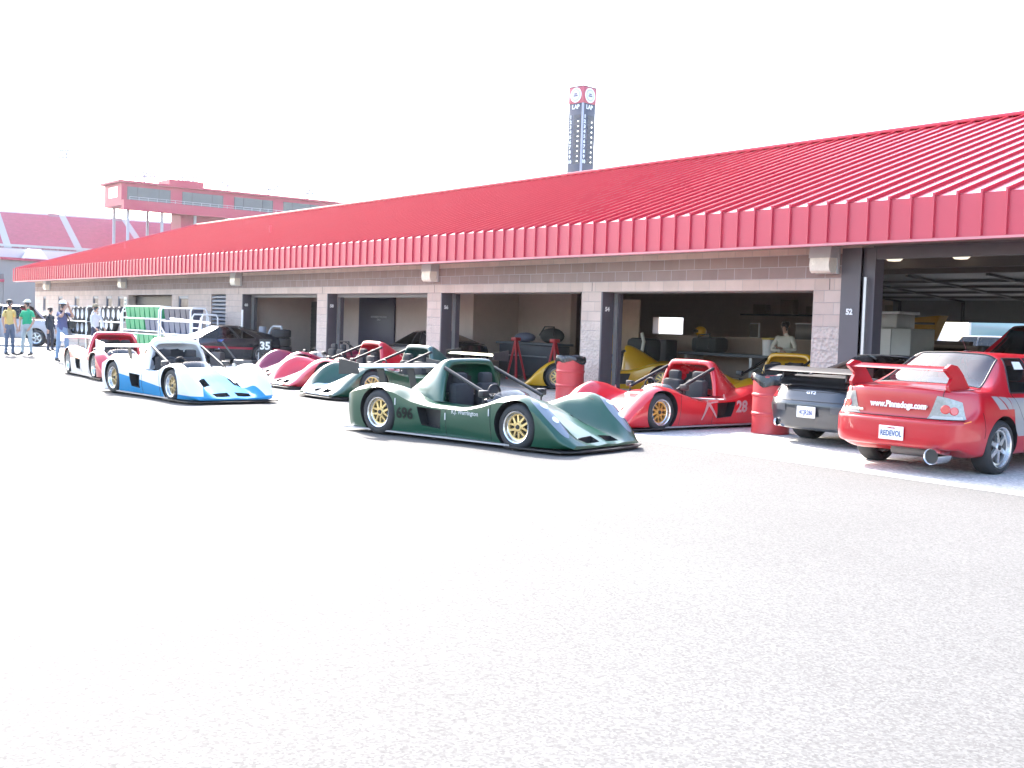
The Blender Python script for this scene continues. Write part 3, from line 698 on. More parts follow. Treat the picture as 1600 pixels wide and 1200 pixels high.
def racer_cover():
    m = MB()
    st = [(-.28, .62, .47, 1.065), (-.34, .63, .48, 1.075), (-.44, .62, .46, 1.06), (-.62, .59, .39, .975), (-.88, .52, .30, .83), (-1.12, .43, .24, .69), (-1.32, .33, .18, .59)]
    out = [arch(*s) for s in st]
    lean = lambda L: [Vector((p.x - (p.z - .5) * .10 + .02, p.y, p.z)) for p in L]
    out = [lean(o) for o in out]
    inn = [lean(arch(x, b - .075, t - .06, h - .085)) for x, b, t, h in st[:4]]
    m.mi = 0; m.grid(out)
    m.grid([inn[0], out[0]])
    m.grid(inn[::-1][2:] if False else inn[::-1])
    m.mi = 1; m.poly(inn[3][::-1]); m.mi = 0
    m.poly(out[-1])
    me = m.mesh('engine_cover', [WHITE, BLACK], 180)
    o = link('tmp', me); md = o.modifiers.new('s', 'SUBSURF'); md.levels = 2; r = evaluated(o); bpy.data.objects.remove(o); finish(r, 50); r.name = 'engine_cover'; return r
RB, RCV = racer_body(), racer_cover()
RTREE = tree_of(RB)
LENS = M('headlamp_cover', (.30, .33, .38), .12, 0, .5, .1, alpha=.72)
SCREEN = glass('clear_screen', (.75, .8, .82), .10)
SEATB = M('seat_black', (.03, .03, .033), .8, var=.2)
def patch_on_top(name, mat, pts, off=.006, n=10, parent=None):
    m = MB(); q = [Vector((*p, 0)) for p in pts]; G = []
    for i in range(n + 1):
        a = q[0].lerp(q[1], i / n); b = q[3].lerp(q[2], i / n)
        G.append([Vector((p.x, p.y, rtop(p.x, p.y) + off)) for p in (a.lerp(b, j / n) for j in range(n + 1))])
    m.grid(G); return m.build(name, mat, parent, 180)
def ellipse_on_top(name, mat, c, a, b, th, parent, off=.006, n=26):
    m = MB(); rings = []
    for k in range(1, 6):
        f = k / 5; ring = []
        for i in range(n):
            u, v = a * f * math.cos(2 * math.pi * i / n), b * f * math.sin(2 * math.pi * i / n)
            x, y = c[0] + u * math.cos(th) - v * math.sin(th), c[1] + u * math.sin(th) + v * math.cos(th)
            ring.append(m.b.verts.new((x, y, rtop(x, y) + off + .014 * (1 - f * f))))
        rings.append(ring)
    m.b.faces.new(rings[0])
    m.skin(rings, False); return m.build(name, mat, parent, 180)
def racer(label, loc, rz, body, cover=None, wheels=GOLD, wing=None, group=None, number=None, numcol=WHITE, script=None, lens=True, steer=0, stays=True, hoop=True, nsize=.25, star=False, nose=None, numx=(.0, .0), pitch=0):
    t = thing('race_car', label, 'race car', loc, rz, group); t.rotation_euler = (0, pitch, rz)
    bm = RB.copy(); bm.materials[0] = body; bm.materials[1] = BLACK; bo = link('body', bm, t)
    cm = RCV.copy(); cm.materials[0] = cover or body; cm.materials[1] = SEATB; 
    if hoop: link('engine_cover', cm, t)
    else:
        m = MB(); m.tube([(-.55, -.3, .5), (-.45, -.24, .95), (-.45, .24, .95), (-.55, .3, .5)], .025, 8); m.tube([(-.45, 0, .95), (-1.1, 0, .55)], .02, 8); m.build('roll_hoop', BLACK, t)
    for sg in (-1, 1):
        wheel(t, 1.19, sg * .755, .29, .20, .195, wheels, steer=steer * 1, rot=.3 + sg); wheel(t, -1.21, sg * .74, .305, .27, .20, wheels, rot=.9 - sg)
    if stays:
        for sg in (-1, 1):
            m = MB(); m.tube([(-.34, sg * .50, .94), (.52, sg * .52, .60)], .026, 10); m.build('stay_bar', BLACK, t)
    m = MB(); m.mi = 0; m.prism([(1.05, -.90, .035), (1.9, -.88, .035), (2.02, -.62, .035), (2.05, 0, .035), (2.02, .62, .035), (1.9, .88, .035), (1.05, .90, .035)], (0, 0, .018)); m.build('splitter', BLACK, t, ang=0)
    m = MB(); m.box((-1.9, -.86, .05), (1.1, .86, .07)); m.build('floor_plate', M('floor_alu', (.4, .4, .42), .4, .5), t, ang=0)
    for y in (-.27, .25):
        m = MB(); m.bbox((-.32, y - .19, .3), (-.16, y + .19, .74), .05); m.bbox((-.22, y - .19, .2), (.22, y + .19, .3), .04); m.bbox((-.34, y - .11, .70), (-.22, y + .11, .88), .04); m.build('seat', SEATB, t)
    m = MB(); m.lathe([(.13 + .014 * math.cos(a), .014 * math.sin(a)) for a in [k * math.pi / 4 for k in range(8)]], ax='x', n=20, close=True); m.box((-.012, -.12, -.012), (.012, .12, .012)); m.box((-.012, -.012, -.13), (.012, .012, 0)); m.tube([(0, 0, 0), (.2, 0, -.05)], .018, 8)
    m.build('steering_wheel', BLACK, t, loc=(.32, -.25, .62))
    G = []
    for i in range(13):
        a = -1 + 2 * i / 12; y = .45 * a; xb = .62 - .20 * a * a
        G.append([Vector((xb, y, rtop(xb, y) - .01)), Vector((xb - .06, y * .98, rtop(xb, y) + .06)), Vector((xb - .15, y * .95, rtop(xb, y) + .10 - .04 * a * a))])
    m = MB(); m.grid(G); m.build('windscreen', SCREEN, t, 180)
    for sg in (-1, 1):
        m = MB(); m.bbox((.40, sg * .60 - .07, .60), (.48, sg * .60 + .07, .69), .015); m.cyl((.44, sg * .60, .5), (.44, sg * .60, .61), .012, n=8); m.build('mirror', BLACK, t)
    if lens:
        for sg in (-1, 1):
            L = ellipse_on_top('headlight', LENS, (1.60, sg * .70), .27, .105, sg * -.13, t, .004)
            for cx in (1.50, 1.68):
                p = Vector((cx, sg * .70, rtop(cx, sg * .70) + .008)); dz = rtop(cx + .05, sg * .70) - rtop(cx - .05, sg * .70)
                m = MB(); m.cyl(p, p + Vector((-dz, 0, .1)).normalized() * .01, .05, n=18); m.build('headlamp_bulb', M('lamp_bright', (.85, .87, .9), .15, .6), L)
    for sg in (-1, 1) if script else ():
        for x in (-.86, .02, .78):
            m = MB(); m.box((x - .006, sg * (rW(x) + .012) - .004, rE(x) - .16), (x + .006, sg * (rW(x) + .012) + .004, rE(x) - .07)); m.build('panel_fastener', M('fastener_pale', (.7, .7, .68), .4), t, ang=0)
    for x in (.02, .80):
        for sg in (-1, 1):
            m = MB(); P = []
            for k in range(13):
                f = k / 12; z = .09 + (rE(x) - .105) * f; hit = RTREE.ray_cast(Vector((x, sg * 2, z)), Vector((0, -sg, 0)))
                if hit[0]: P.append(hit[0])
            m.tube(P, .0045, 5); m.build('panel_gap', BLACK, t)
    if wing:
        m = MB(); prof = []
        for k in range(20):
            a = 2 * math.pi * k / 20; c = .17 * math.cos(a); th = .022 * math.sin(a) * (1 + .5 * math.cos(a)); prof.append((-1.80 + c, -.86, .90 + th - .10 * c))
        m.prism(prof, (0, 1.72, 0)); wg = m.build('rear_wing', wing, t)
        for sg in (-1, 1):
            m = MB(); m.prism([(-2.0, sg * .87, .78), (-1.60, sg * .87, .80), (-1.60, sg * .87, .95), (-2.0, sg * .87, 1.0)], (0, sg * .012, 0)); m.build('end_plate', wing if wing is WHITE else BLACK, wg, ang=0)
            m = MB(); m.prism([(-1.72, sg * .3, .5), (-1.60, sg * .3, .5), (-1.72, sg * .3, .89), (-1.86, sg * .3, .89)], (0, .015, 0)); m.build('wing_strut', BLACK, t, ang=0)
    for sg in (-1, 1):
        if number:
            me = text_mesh(number, nsize, .002, nsize * .04)
            me.transform(frame((-.88 + numx[0], sg * 1.2, .35 + numx[1]), (-sg, 0, 0), (0, 0, 1)))
            b = bmesh.new(); b.from_mesh(me); bmesh.ops.triangulate(b, faces=b.faces[:]); b.to_mesh(me); b.free()
            project(me, RTREE, (0, -sg, 0), .005); me.materials.clear(); me.materials.append(numcol); link('race_number', me, t)
        if star:
            m = MB()
            for dx, dz, w0 in ((.26, .10, .022), (.05, .16, .03), (-.23, .01, .022), (.13, -.27, .035), (-.22, -.24, .03)):
                L_ = math.hypot(dx, dz); px, pz = -dz / L_, dx / L_
                P = [[Vector((.15 + dx * f + px * w0 * (1 - .7 * f) * q, sg * 1.2, .42 + dz * f + pz * w0 * (1 - .7 * f) * q)) for q in (-1, 1)] for f in [k / 8 for k in range(9)]]
                m.grid(P)
            me = m.mesh('star_graphic', M('graphic_silver', (.5, .47, .47), .35, .4), 0)
            project(me, RTREE, (0, -sg, 0), .005); link('star_graphic', me, t)
        if script:
            me = text_mesh(script, .075, .001, .002); me.transform(frame((.36, sg * 1.2, .405), (-sg, 0, 0), (0, 0, 1)))
            project(me, RTREE, (0, -sg, 0), .005)
            me.materials.clear(); me.materials.append(numcol if numcol is WHITE else WHITE); link('driver_name', me, t)
    return t
def zone_paint(name, base, second, build, rough=.28, coat=.8, spec=.5):       # two paints; build(nt, x, y, z) returns the socket that is 1 where the second paint lies
    m = bpy.data.materials.new(name); m.use_nodes = True; nt = m.node_tree; p = nt.nodes['Principled BSDF']
    tc = node(nt, 'ShaderNodeTexCoord'); s = node(nt, 'ShaderNodeSeparateXYZ'); nt.links.new(tc.outputs['Object'], s.inputs[0])
    mx = node(nt, 'ShaderNodeMix', data_type='RGBA'); mx.inputs['A'].default_value = (*base, 1); mx.inputs['B'].default_value = (*second, 1)
    nt.links.new(build(nt, *s.outputs), mx.inputs['Factor']); nt.links.new(mx.outputs['Result'], p.inputs['Base Color'])
    p.inputs['Roughness'].default_value = rough; p.inputs['Specular IOR Level'].default_value = spec; p.inputs['Coat Weight'].default_value = coat; p.inputs['Coat Roughness'].default_value = .06
    return m
def mth(nt, op, a, b=None, c=None):
    n = node(nt, 'ShaderNodeMath', operation=op)
    for i, v in enumerate((a, b, c)):
        if v is None: continue
        if isinstance(v, (int, float)): n.inputs[i].default_value = v
        else: nt.links.new(v, n.inputs[i])
    return n.outputs[0]
def blue_zone(nt, x, y, z):
    ay = mth(nt, 'ABSOLUTE', y)
    nosew = mth(nt, 'ADD', .21, mth(nt, 'MULTIPLY', mth(nt, 'MAXIMUM', mth(nt, 'SUBTRACT', x, 1.0), 0), .42))
    st = mth(nt, 'MULTIPLY', mth(nt, 'LESS_THAN', ay, nosew), mth(nt, 'GREATER_THAN', x, .78))
    low = mth(nt, 'MULTIPLY', mth(nt, 'LESS_THAN', z, mth(nt, 'ADD', .20, mth(nt, 'MULTIPLY', x, -.03))), mth(nt, 'GREATER_THAN', x, 1.42))
    sd = mth(nt, 'MULTIPLY', mth(nt, 'LESS_THAN', z, mth(nt, 'SUBTRACT', .32, mth(nt, 'MULTIPLY', x, .09))), mth(nt, 'LESS_THAN', x, .92))
    sd = mth(nt, 'MULTIPLY', sd, mth(nt, 'GREATER_THAN', x, -.95))
    return mth(nt, 'MAXIMUM', mth(nt, 'MAXIMUM', st, low), sd)
def stripe_zone(nt, x, y, z):      # white nose band and hood cross on the red car
    a = mth(nt, 'MULTIPLY', mth(nt, 'GREATER_THAN', x, .75), mth(nt, 'LESS_THAN', mth(nt, 'ABSOLUTE', mth(nt, 'SUBTRACT', mth(nt, 'MULTIPLY', y, .9), mth(nt, 'SUBTRACT', x, 1.08))), .045))
    b = mth(nt, 'LESS_THAN', mth(nt, 'ABSOLUTE', mth(nt, 'SUBTRACT', x, .86)), .035)
    return mth(nt, 'MULTIPLY', mth(nt, 'MAXIMUM', a, b), mth(nt, 'LESS_THAN', mth(nt, 'ABSOLUTE', y), .34))
def redwhite_zone(nt, x, y, z):
    side = mth(nt, 'MULTIPLY', mth(nt, 'LESS_THAN', z, .42), mth(nt, 'LESS_THAN', x, 1.0))
    top = mth(nt, 'LESS_THAN', mth(nt, 'ABSOLUTE', y), .30)
    return mth(nt, 'MAXIMUM', side, top)
def greennose_zone(nt, x, y, z):
    return mth(nt, 'MULTIPLY', mth(nt, 'LESS_THAN', mth(nt, 'ABSOLUTE', y), mth(nt, 'ADD', .30, mth(nt, 'MULTIPLY', mth(nt, 'SUBTRACT', x, 1.0), .25))), mth(nt, 'GREATER_THAN', x, .62))
GREEN = paint('british_green_paint', (.006, .064, .034), .3, .45)
RED = paint('racing_red_paint', (.52, .012, .022), .25)
YELLOW = paint('yellow_paint', (.62, .33, .01), .3)
WHITEP = paint('white_car_paint', (.74, .75, .76), .3)
BLUEW = zone_paint('white_blue_paint', (.74, .75, .76), (.03, .24, .48), blue_zone, .6, 0, .1)
REDW = zone_paint('red_white_stripe_paint', (.52, .012, .022), (.75, .75, .75), stripe_zone)
REDWHITE = zone_paint('red_white_paint', (.55, .03, .05), (.74, .72, .72), redwhite_zone)
GREENW = zone_paint('green_silver_nose_paint', (.004, .052, .026), (.72, .74, .73), greennose_zone)
MAROON = paint('maroon_paint', (.22, .008, .05), .28)
NUMD = M('number_dark', (.004, .012, .010), .5)

def put(p, rz, **kw): return dict(loc=(p[0], p[1], gz(p[1]) if p[1] < 0 else .1), rz=rz, **kw)
racer('dark green open race car alone in front, gold wheels and number 696 on its side', (23.85, -6.80, 0), R(13.8), GREEN, number='696', numcol=NUMD, script='R.J. Warrington', numx=(.19, -.03), nsize=.20, wing=M('silver_wing', (.62, .63, .66), .35, .3))
racer('white and blue open race car with white roll hoop, standing left of the green cars', (15.47, -7.82, 0), R(5.6), BLUEW, cover=WHITEP, wing=WHITE, wheels=M('dull_gold_rim', (.45, .33, .16), .4, .5), lens=False)
racer('red and white open race car behind the white and blue one', (8.73, -6.91, 0), R(-3), REDWHITE, cover=paint('hoop_red', (.5, .02, .04)), wing=WHITE, wheels=ALU, lens=False, stays=False)
racer('dark green open race car with pale nose, facing left behind the front green car', (16.34, -3.56, gz(-3.9)), R(270), GREENW, cover=paint('hoop_teal', (.015, .07, .065)), wing=M('cream_wing', (.72, .66, .45), .35, .1), lens=False)
racer('bright red open race car with white number 28 parked between the two red drums', (23.02, -2.46, gz(-2.6)), R(272), REDW, cover=RED, number='28', numcol=WHITE, wheels=M('orange_gold_rim', (.62, .30, .07), .35, .5), lens=False, numx=(.26, -.01), star=True)
racer('red and white open race car with red hoop, left of the pale-nosed green car', (13.25, -2.9, gz(-2.9)), R(268), REDWHITE, cover=paint('hoop_crimson', (.5, .012, .03)), lens=False)
racer('maroon open race car in front of bay 60, leftmost of the row along the garage', (8.6, -1.2, gz(-1.4)), R(268), MAROON, lens=False, stays=False, hoop=False, wheels=ALU)
racer('yellow open race car numbered 256 inside bay 54 behind the left drum', (14.0, 4.4, .1), R(262), YELLOW, number='256', numcol=BLACK, lens=False, numx=(.20, .0))
racer('yellow open race car in front of the person in white, inside bay 54', (21.6, 1.75, .1), R(277), YELLOW, lens=False)
racer('yellow open race car with its nose out of the shadow in bay 56', (16.2, 2.2, .1), R(226), YELLOW, lens=False)
# ------------------------------------------------------------------ closed cars: a lofted shell with real glass panes
class Loft:
    def __init__(s, ctrl): s.c = ctrl; s.n = len(ctrl); s.m = len(ctrl[0])
    def at(s, u, v, side=1):
        out = []
        us = list(range(s.n)); vs = list(range(s.m)); lo = max(0, int(u) - 2); hi = min(s.n, int(u) + 4)
        for k in range(3):
            col = [pchip(vs, [s.c[i][j][k] for j in range(s.m)], v) for i in range(lo, hi)]
            out.append(pchip(us[lo:hi], col, u))
        return Vector((out[0], out[1] * side, out[2]))
    def normal(s, u, v, side=1):
        e = .02; p = s.at(u, v, side)
        a = s.at(min(u + e, s.n - 1), v, side) - s.at(max(u - e, 0), v, side); b = s.at(u, min(v + e, s.m - 1), side) - s.at(u, max(v - e, 0), side)
        n = a.cross(b)
        if n.length < 1e-9: n = Vector((-1, 0, 0))
        n.normalize(); c = Vector((s.c[s.n // 2][0][0], 0, .6))
        return n if n.dot(p - c) > 0 else -n
    def patch(s, mb, uv, side=1, off=.004, n=6):
        G = []
        for i in range(n + 1):
            row = []
            for j in range(n + 1):
                a, b = i / n, j / n
                u = (1 - a) * (1 - b) * uv[0][0] + a * (1 - b) * uv[1][0] + a * b * uv[2][0] + (1 - a) * b * uv[3][0]
                v = (1 - a) * (1 - b) * uv[0][1] + a * (1 - b) * uv[1][1] + a * b * uv[2][1] + (1 - a) * b * uv[3][1]
                row.append(s.at(u, v, side) + s.normal(u, v, side) * off)
            G.append(row)
        mb.grid(G); return mb
    def line(s, mb, uvs, side=1, r=.0045, n=10):
        P = []
        for a, b in zip(uvs, uvs[1:]):
            for k in range(n): f = k / n; u, v = a[0] + (b[0] - a[0]) * f, a[1] + (b[1] - a[1]) * f; P.append(s.at(u, v, side) + s.normal(u, v, side) * .0005)
        u, v = uvs[-1]; P.append(s.at(u, v, side)); mb.tube(P, r, 6); return mb
    def shell(s, nu, nv, cells):
        m = MB(); U = [i / nu for i in range((s.n - 1) * nu + 1)]; V = [j / nv for j in range((s.m - 1) * nv + 1)]
        H = [[s.at(u, v) for v in V] for u in U]; half = len(V)
        G = [row + [Vector((p.x, -p.y, p.z)) for p in row[::-1][1:]] for row in H]
        vt = [[m.b.verts.new(p) for p in row] for row in G]
        for i in range(len(G) - 1):
            for j in range(len(G[0]) - 1):
                f = m.b.faces.new((vt[i][j], vt[i + 1][j], vt[i + 1][j + 1], vt[i][j + 1]))
                u = (i + .5) / nu; jj = j if j < half - 1 else 2 * (half - 1) - 1 - j; v = (jj + .5) / nv
                for ci, (u0, u1, v0, v1) in enumerate(cells):
                    if u0 < u < u1 and v0 < v < v1: f.material_index = 2 + ci * 2 + (1 if j >= half - 1 and v1 < s.m - 1.5 else 0)
        bmesh.ops.remove_doubles(m.b, verts=m.b.verts[:], dist=2e-4)
        bmesh.ops.dissolve_degenerate(m.b, edges=m.b.edges[:], dist=1e-5)
        bmesh.ops.recalc_face_normals(m.b, faces=m.b.faces[:])
        return m
def sedan_ctrl(P):
    W, zs, zb, yr, zr = P['W'], P['zs'], P['zb'], P['yr'], P['zroof']
    yf = [.0, .70, .93, .985, 1.0, .975]
    zz = [zs, zs - .02, zs + .02, zs + .22, (zs + .22) * .45 + zb * .55 - .06, zb - .11]
    C = []
    def low(x, wf=1.0, dz=0, zbl=None, rise=0):
        zbl = zbl or zb; z2 = zz[:5] + [zbl - .11]
        return [(x, yf[k] * W * wf, z2[k] + (rise if k < 3 else 0)) for k in range(6)]
    zt, zd, rp = P['ztail'], P['zdeck'], P['rear']      # rear: five (dx, z) for rows 0..5, then edge dx
    def face(prof, zt, x0, sg, cr, topx, fe=.97):
        out = []
        for f, off in ((0, 0), (.42, .012), (.76, cr * .35), (fe, cr)):
            row = []
            for k, (dx, z) in enumerate(prof): row.append((x0 + sg * (dx + off), (0 if k == 0 else 1) * f * W * (.78 if k == 0 else min(1, [1, .86, .97, 1.0, 1.0, .98, .92][k])), z))
            e = x0 + sg * (prof[-1][0] + off * .9)
            row += [(e + sg * topx * .5, f * W * .80, zt[0]), (e + sg * topx * .8, f * W * .5, zt[1]), (e + sg * topx, 0, zt[2])]
            row[0] = (row[0][0], 0, row[0][2]); out.append(row)
        return out
    C += face(P['rear'], (zt + .015, zt + .03, zt + .035), P['xr'], 1, P.get('cr', .14), .05, P.get('fe', .97))
    zbr = P.get('zbr', zb)
    def deck(x, z_edge, z_mid, z_c, wf=1.0, zbl=None):
        return low(x, wf, 0, zbl) + [(x, .915 * W * wf, z_edge), (x, .78 * W, z_mid), (x, .5 * W, (z_mid * .3 + z_c * .7)), (x, 0, z_c)]
    xa = P['xr'] + P.get('deckx', .42)
    C.append(deck(xa, zbr, (zt + zd) / 2 + .01, (zt + zd) / 2 + .035, 1.0, zbr))
    x = P['xg0']; C.append(low(x, 1.0, 0, zbr) + [(x - .02, .915 * W, zbr + .002), (x + .03, .74 * W, zd), (x + .01, .45 * W, zd + .025), (x, 0, zd + .03)])
    xl, xu = P['side'][0]; yt = yr
    C.append(low(xl - .06) + [(xl - .06, .91 * W, zb), (xu - .10, yt, zr - .09), (P['xg1'] + .01, yt * .72, zr - .035), (P['xg1'], 0, zr - .02)])
    for i, (xl, xu) in enumerate(P['side']):
        q = i / (len(P['side']) - 1); zc = zr - .012 * (1 - q) if q < .6 else zr - .02 * q
        C.append(low(xl) + [(xl, .91 * W, zb - .01 * q), (xu, yt, zr - .075 - .01 * (q > .9)), (xu, yt * .74, zc - .012), (xu, 0, zc)])
    xt = P['xa1']; xb = P['xa2']; zh = P['zhood']
    C.append(low(xb - .12) + [(xb - .14, .905 * W, zb - .02), (xt - .02 + .12, yt - .01, zr - .10), (xt + .03, yt * .74, zr - .045), (xt, 0, zr - .03)])
    C.append(low(xb) + [(xb, .90 * W, zb - .03), (xb - .08, .74 * W, zh - .005), (xb - .01, .45 * W, zh + .01), (xb + .02, 0, zh + .015)])
    xm = (xb + P['xf']) / 2 + .1; zn = P['znose']
    C.append(deck(xm, zb - .06, (zh + zn) / 2 + .02, (zh + zn) / 2 + .05, 1.0, zb - .05))
    C.append(deck(P['xf'] - .42, zn + .02, zn + .05, zn + .07, .985, zn + .03))
    C += face(P['front'], (zn + .01, zn + .02, zn + .02), P['xf'], -1, .2, .05)[::-1]
    return C
def build_car(t, P, mats, wheelspec):
    L = Loft(sedan_ctrl(P)); ns = len(P['side'])
    base = 6                                     # index of the station before the first side-window station
    iS = base + 1; iA = iS + ns
    cells = [(5, base, 7, 9)] + [(iS + k, iS + k + 1, 6, 7) for k in P['panes']] + [(iA, iA + 1, 7, 9)]
    m = L.shell(6, 6, cells); me = m.mesh('body', [mats[0], BLACK] + [mats[1]] * (2 * len(cells)), 180, fix=False)
    cut = []
    for x in (0, P['wb']):
        for sg in (-1, 1):
            c = MB(); c.cyl((x, sg * (P['W'] - .30), P['wr'] + .005), (x, sg * (P['W'] + .2), P['wr'] + .005), P['wr'] + .045, n=40); q = c.mesh('c', [mats[0]], 0)
            for p in q.polygons: p.material_index = 1
            cut.append(q)
    me = boolean(me, cut)
    b = bmesh.new(); b.from_mesh(me)
    ng = 2 * len(cells); names = ['rear_window'] + ['side_window'] * len(P['panes']) + ['windscreen']
    groups = {}
    for f in b.faces:
        if f.material_index >= 2: groups.setdefault(f.material_index, []).append([v.co.copy() for v in f.verts])
    bmesh.ops.delete(b, geom=[f for f in b.faces if f.material_index >= 2], context='FACES')
    b.to_mesh(me); b.free(); 
    while len(me.materials) > 2: me.materials.pop()
    finish(me, 40); body = link('body', me, t)
    for k, fs in sorted(groups.items()):
        g = MB()
        for f in fs: g.poly(f)
        go = g.build(names[(k - 2) // 2], mats[1], t, 180)
        # rubber surround along the border of the pane
        gm = bmesh.new(); gm.from_mesh(go.data); rb = MB()
        for e in gm.edges:
            if e.is_boundary: rb.tube([e.verts[0].co, e.verts[1].co], .011, 5, cap=False)
        gm.free(); rb.build('window_seal', BLACK, go, 180)
    W = P['W']
    for x, (r, w_, rr, sp, ns_, db, yf) in ((0, wheelspec), (P['wb'], wheelspec)):
        for sg in (-1, 1): wheel(t, x, sg * (W - w_ / 2 - .02), r, w_, rr, sp, ns_, db, yf, rot=.4 + x)
    # cabin: floor, seats, dash
    i = MB(); zb = P['zb']; x0, x1 = P['xg0'] + .1, P['xa2'] - .1
    i.bbox((x0, -W * .8, P['zs'] + .04), (x1, W * .8, P['zs'] + .1), .01); i.bbox((x1 - .45, -W * .78, zb - .3), (x1 - .05, W * .78, zb - .03), .05); i.bbox((x0 - .35, -W * .75, zb - .1), (x0 + .15, W * .75, zb - .04), .02)
    i.build('cabin_trim', M('cabin_grey', (.055, .055, .06), .8), t)
    for sx in P['seats']:
        for y in (-.36, .36):
            i = MB(); i.bbox((sx - .12, y - .24, zb - .55), (sx + .06, y + .24, zb + .10), .06); i.bbox((sx - .06, y - .24, zb - .6), (sx + .48, y + .24, zb - .42), .05); i.bbox((sx - .16, y - .13, zb + .11), (sx - .04, y + .13, zb + .30), .05); i.build('seat', SEATB, t)
    return L
GL = glass('car_glass', (.42, .50, .54), .10); GLD = glass('dark_car_glass', (.10, .11, .12), .05)
LINE = M('panel_gap', (.01, .008, .008), .6)
CHROME = M('chrome', (.75, .75, .76), .12, 1, var=.03)
PLATE = M('plate_white', (.78, .78, .76), .45, var=.03)
PRINT = M('print_blue', (.04, .07, .22), .5)
TAILC = M('clear_taillight', (.24, .24, .24), .15, 0, coat=.6, var=.6, scale=22, spec=.8); TAILR = M('red_taillight', (.55, .01, .02), .12, coat=1, var=.2, scale=20)
SILV = M('silver_rim', (.60, .61, .63), .28, .75, var=.05)
def plate(t, x, z, txt, wd=.31, hh=.155, top=None, y=0):
    m = MB(); m.bbox((x - .012, y - wd / 2, z - hh / 2), (x, y + wd / 2, z + hh / 2), .004); o = m.build('licence_plate', PLATE, t)
    text('plate_number', txt, .088, PRINT, frame((x - .014, y, z - .008), (0, -1, 0), (0, 0, 1)), o, .001, .002, sx=.72)
    if top: text('plate_state', top, .026, M('print_red', (.45, .05, .06), .5), frame((x - .014, y, z + .058), (0, -1, 0), (0, 0, 1)), o, .001, .001)
    return o

# --- red saloon with tall rear wing, nose in at the tall bay
REDP = paint('saloon_red_paint', (.44, .006, .016), .3, .6)
evo = thing('saloon_car', 'bright red saloon with tall rear wing and silver side stripes at the right edge', 'car', (28.40, -3.47, -.01 + .004), R(93.3))
P = dict(W=.885, zs=.22, zb=.94, zbr=.945, yr=.535, zroof=1.405, xr=-.985, xf=3.50, ztail=.955, zdeck=.99, xg0=-.22, xg1=.42, deckx=.52, cr=.20, fe=.89,
         side=[(.24, .52), (.92, .97), (1.0, 1.04), (2.0, 1.60)], panes=[0, 2], xa1=1.52, xa2=2.22, zhood=.95, znose=.70, wb=2.625, wr=.318, seats=(1.25,),
         rear=[(.30, .30), (.10, .295), (.02, .32), (.0, .44), (.004, .605), (.085, .64), (.10, .94)], front=[(.3, .22), (.1, .2), (.03, .24), (0, .4), (.02, .55), (.06, .64), (.10, .70)])
L = build_car(evo, P, (REDP, GL), (.318, .235, .235, SILV, 6, False, .035))
m = MB()
L.line(m, [(0, 5.0), (1.0, 5.0), (2.0, 5.0), (3.05, 4.95)], 1, .006); L.line(m, [(0, 5.0), (1.0, 5.0), (2.0, 5.0), (3.05, 4.95)], -1, .006)
for sg in (-1, 1):
    L.line(m, [(1.62, 4.75), (1.72, 5.6), (2.0, 6.6), (3.2, 6.75), (4.9, 6.8)], sg, .004)
    L.line(m, [(7.05, 5.95), (7.3, 4.2), (7.6, 2.6)], sg); L.line(m, [(8.5, 5.95), (8.5, 2.4)], sg); L.line(m, [(3.9, 4.4), (4.2, 3.4), (4.2, 3.0)], sg, .003)
m.build('panel_gap', LINE, evo)
for sg in (-1, 1):
    m = MB(); L.patch(m, [(1.18, 5.04), (3.12, 5.06), (2.92, 5.62), (1.55, 5.80)], sg, .006, 10); tl = m.build('taillight', TAILC, evo, 180)
    for (u, v, r) in ((1.85, 5.42, .055), (2.35, 5.38, .05)):
        p = L.at(u, v, sg); n = L.normal(u, v, sg); m = MB(); m.cyl(p + n * .002, p + n * .012, r, r * .8, n=20); m.build('red_lens', TAILR, tl)
    m = MB(); L.patch(m, [(1.24, 5.07), (2.92, 5.08), (2.86, 5.20), (1.40, 5.21)], sg, .008, 6); m.build('reflector_strip', M('pale_lens', (.42, .42, .41), .25, coat=.4), tl, 180)
    m = MB(); L.patch(m, [(3.1, 4.05), (3.4, 4.05), (3.4, 4.2), (3.1, 4.2)], sg, .004, 3); m.build('side_marker', M('marker_orange', (.8, .25, .03), .3), evo, 180)
    m = MB()          # silver stripes sweeping down the rear door
    for k in range(4):
        u0 = 5.15 + k * .42; w_ = .36
        if k < 3: L.patch(m, [(u0 - .25, 5.58), (u0 + w_ - .25, 5.58), (u0 + w_ + .12, 4.55), (u0 + .12, 4.55)], sg, .003, 5)
        else: L.patch(m, [(u0 - .25, 5.58), (9.4, 5.45), (9.4, 4.3), (u0 + .12, 4.55)], sg, .003, 8)
    L.patch(m, [(6.82, 4.5), (8.4, 4.6), (8.4, 3.0), (7.25, 3.0)], sg, .0035, 6)
    m.build('side_stripe', M('stripe_silver', (.42, .41, .42), .35, .4), evo, 180)
plate(evo, P['xr'] - .012, .455, 'REDEVOL', top='California', y=-.06)
text('web_address', 'www.Pinnadogs.com', .098, WHITE, frame((P['xr'] + .078, -.07, .775), (0, -1, 0), (.12, 0, 1)), evo, .002, .004, sx=.86)
text('badge_lettering', 'Evolution', .05, CHROME, frame((P['xr'] + .076, .47, .70), (0, -1, 0), (.06, 0, 1)), evo, .002, .002)
m = MB(); m.cyl((P['xr'] + .11, -.42, .775), (P['xr'] + .078, -.42, .775), .02, n=16); m.build('boot_lock', CHROME, evo)
m = MB(); m.lathe([(.074, .02), (.080, .0), (.088, -.008), (.090, .004), (.086, .28), (.060, .28)], (P['xr'] - .02, -.57, .235), ax='x', n=28, cap=False); ex = m.build('exhaust', CHROME, evo)
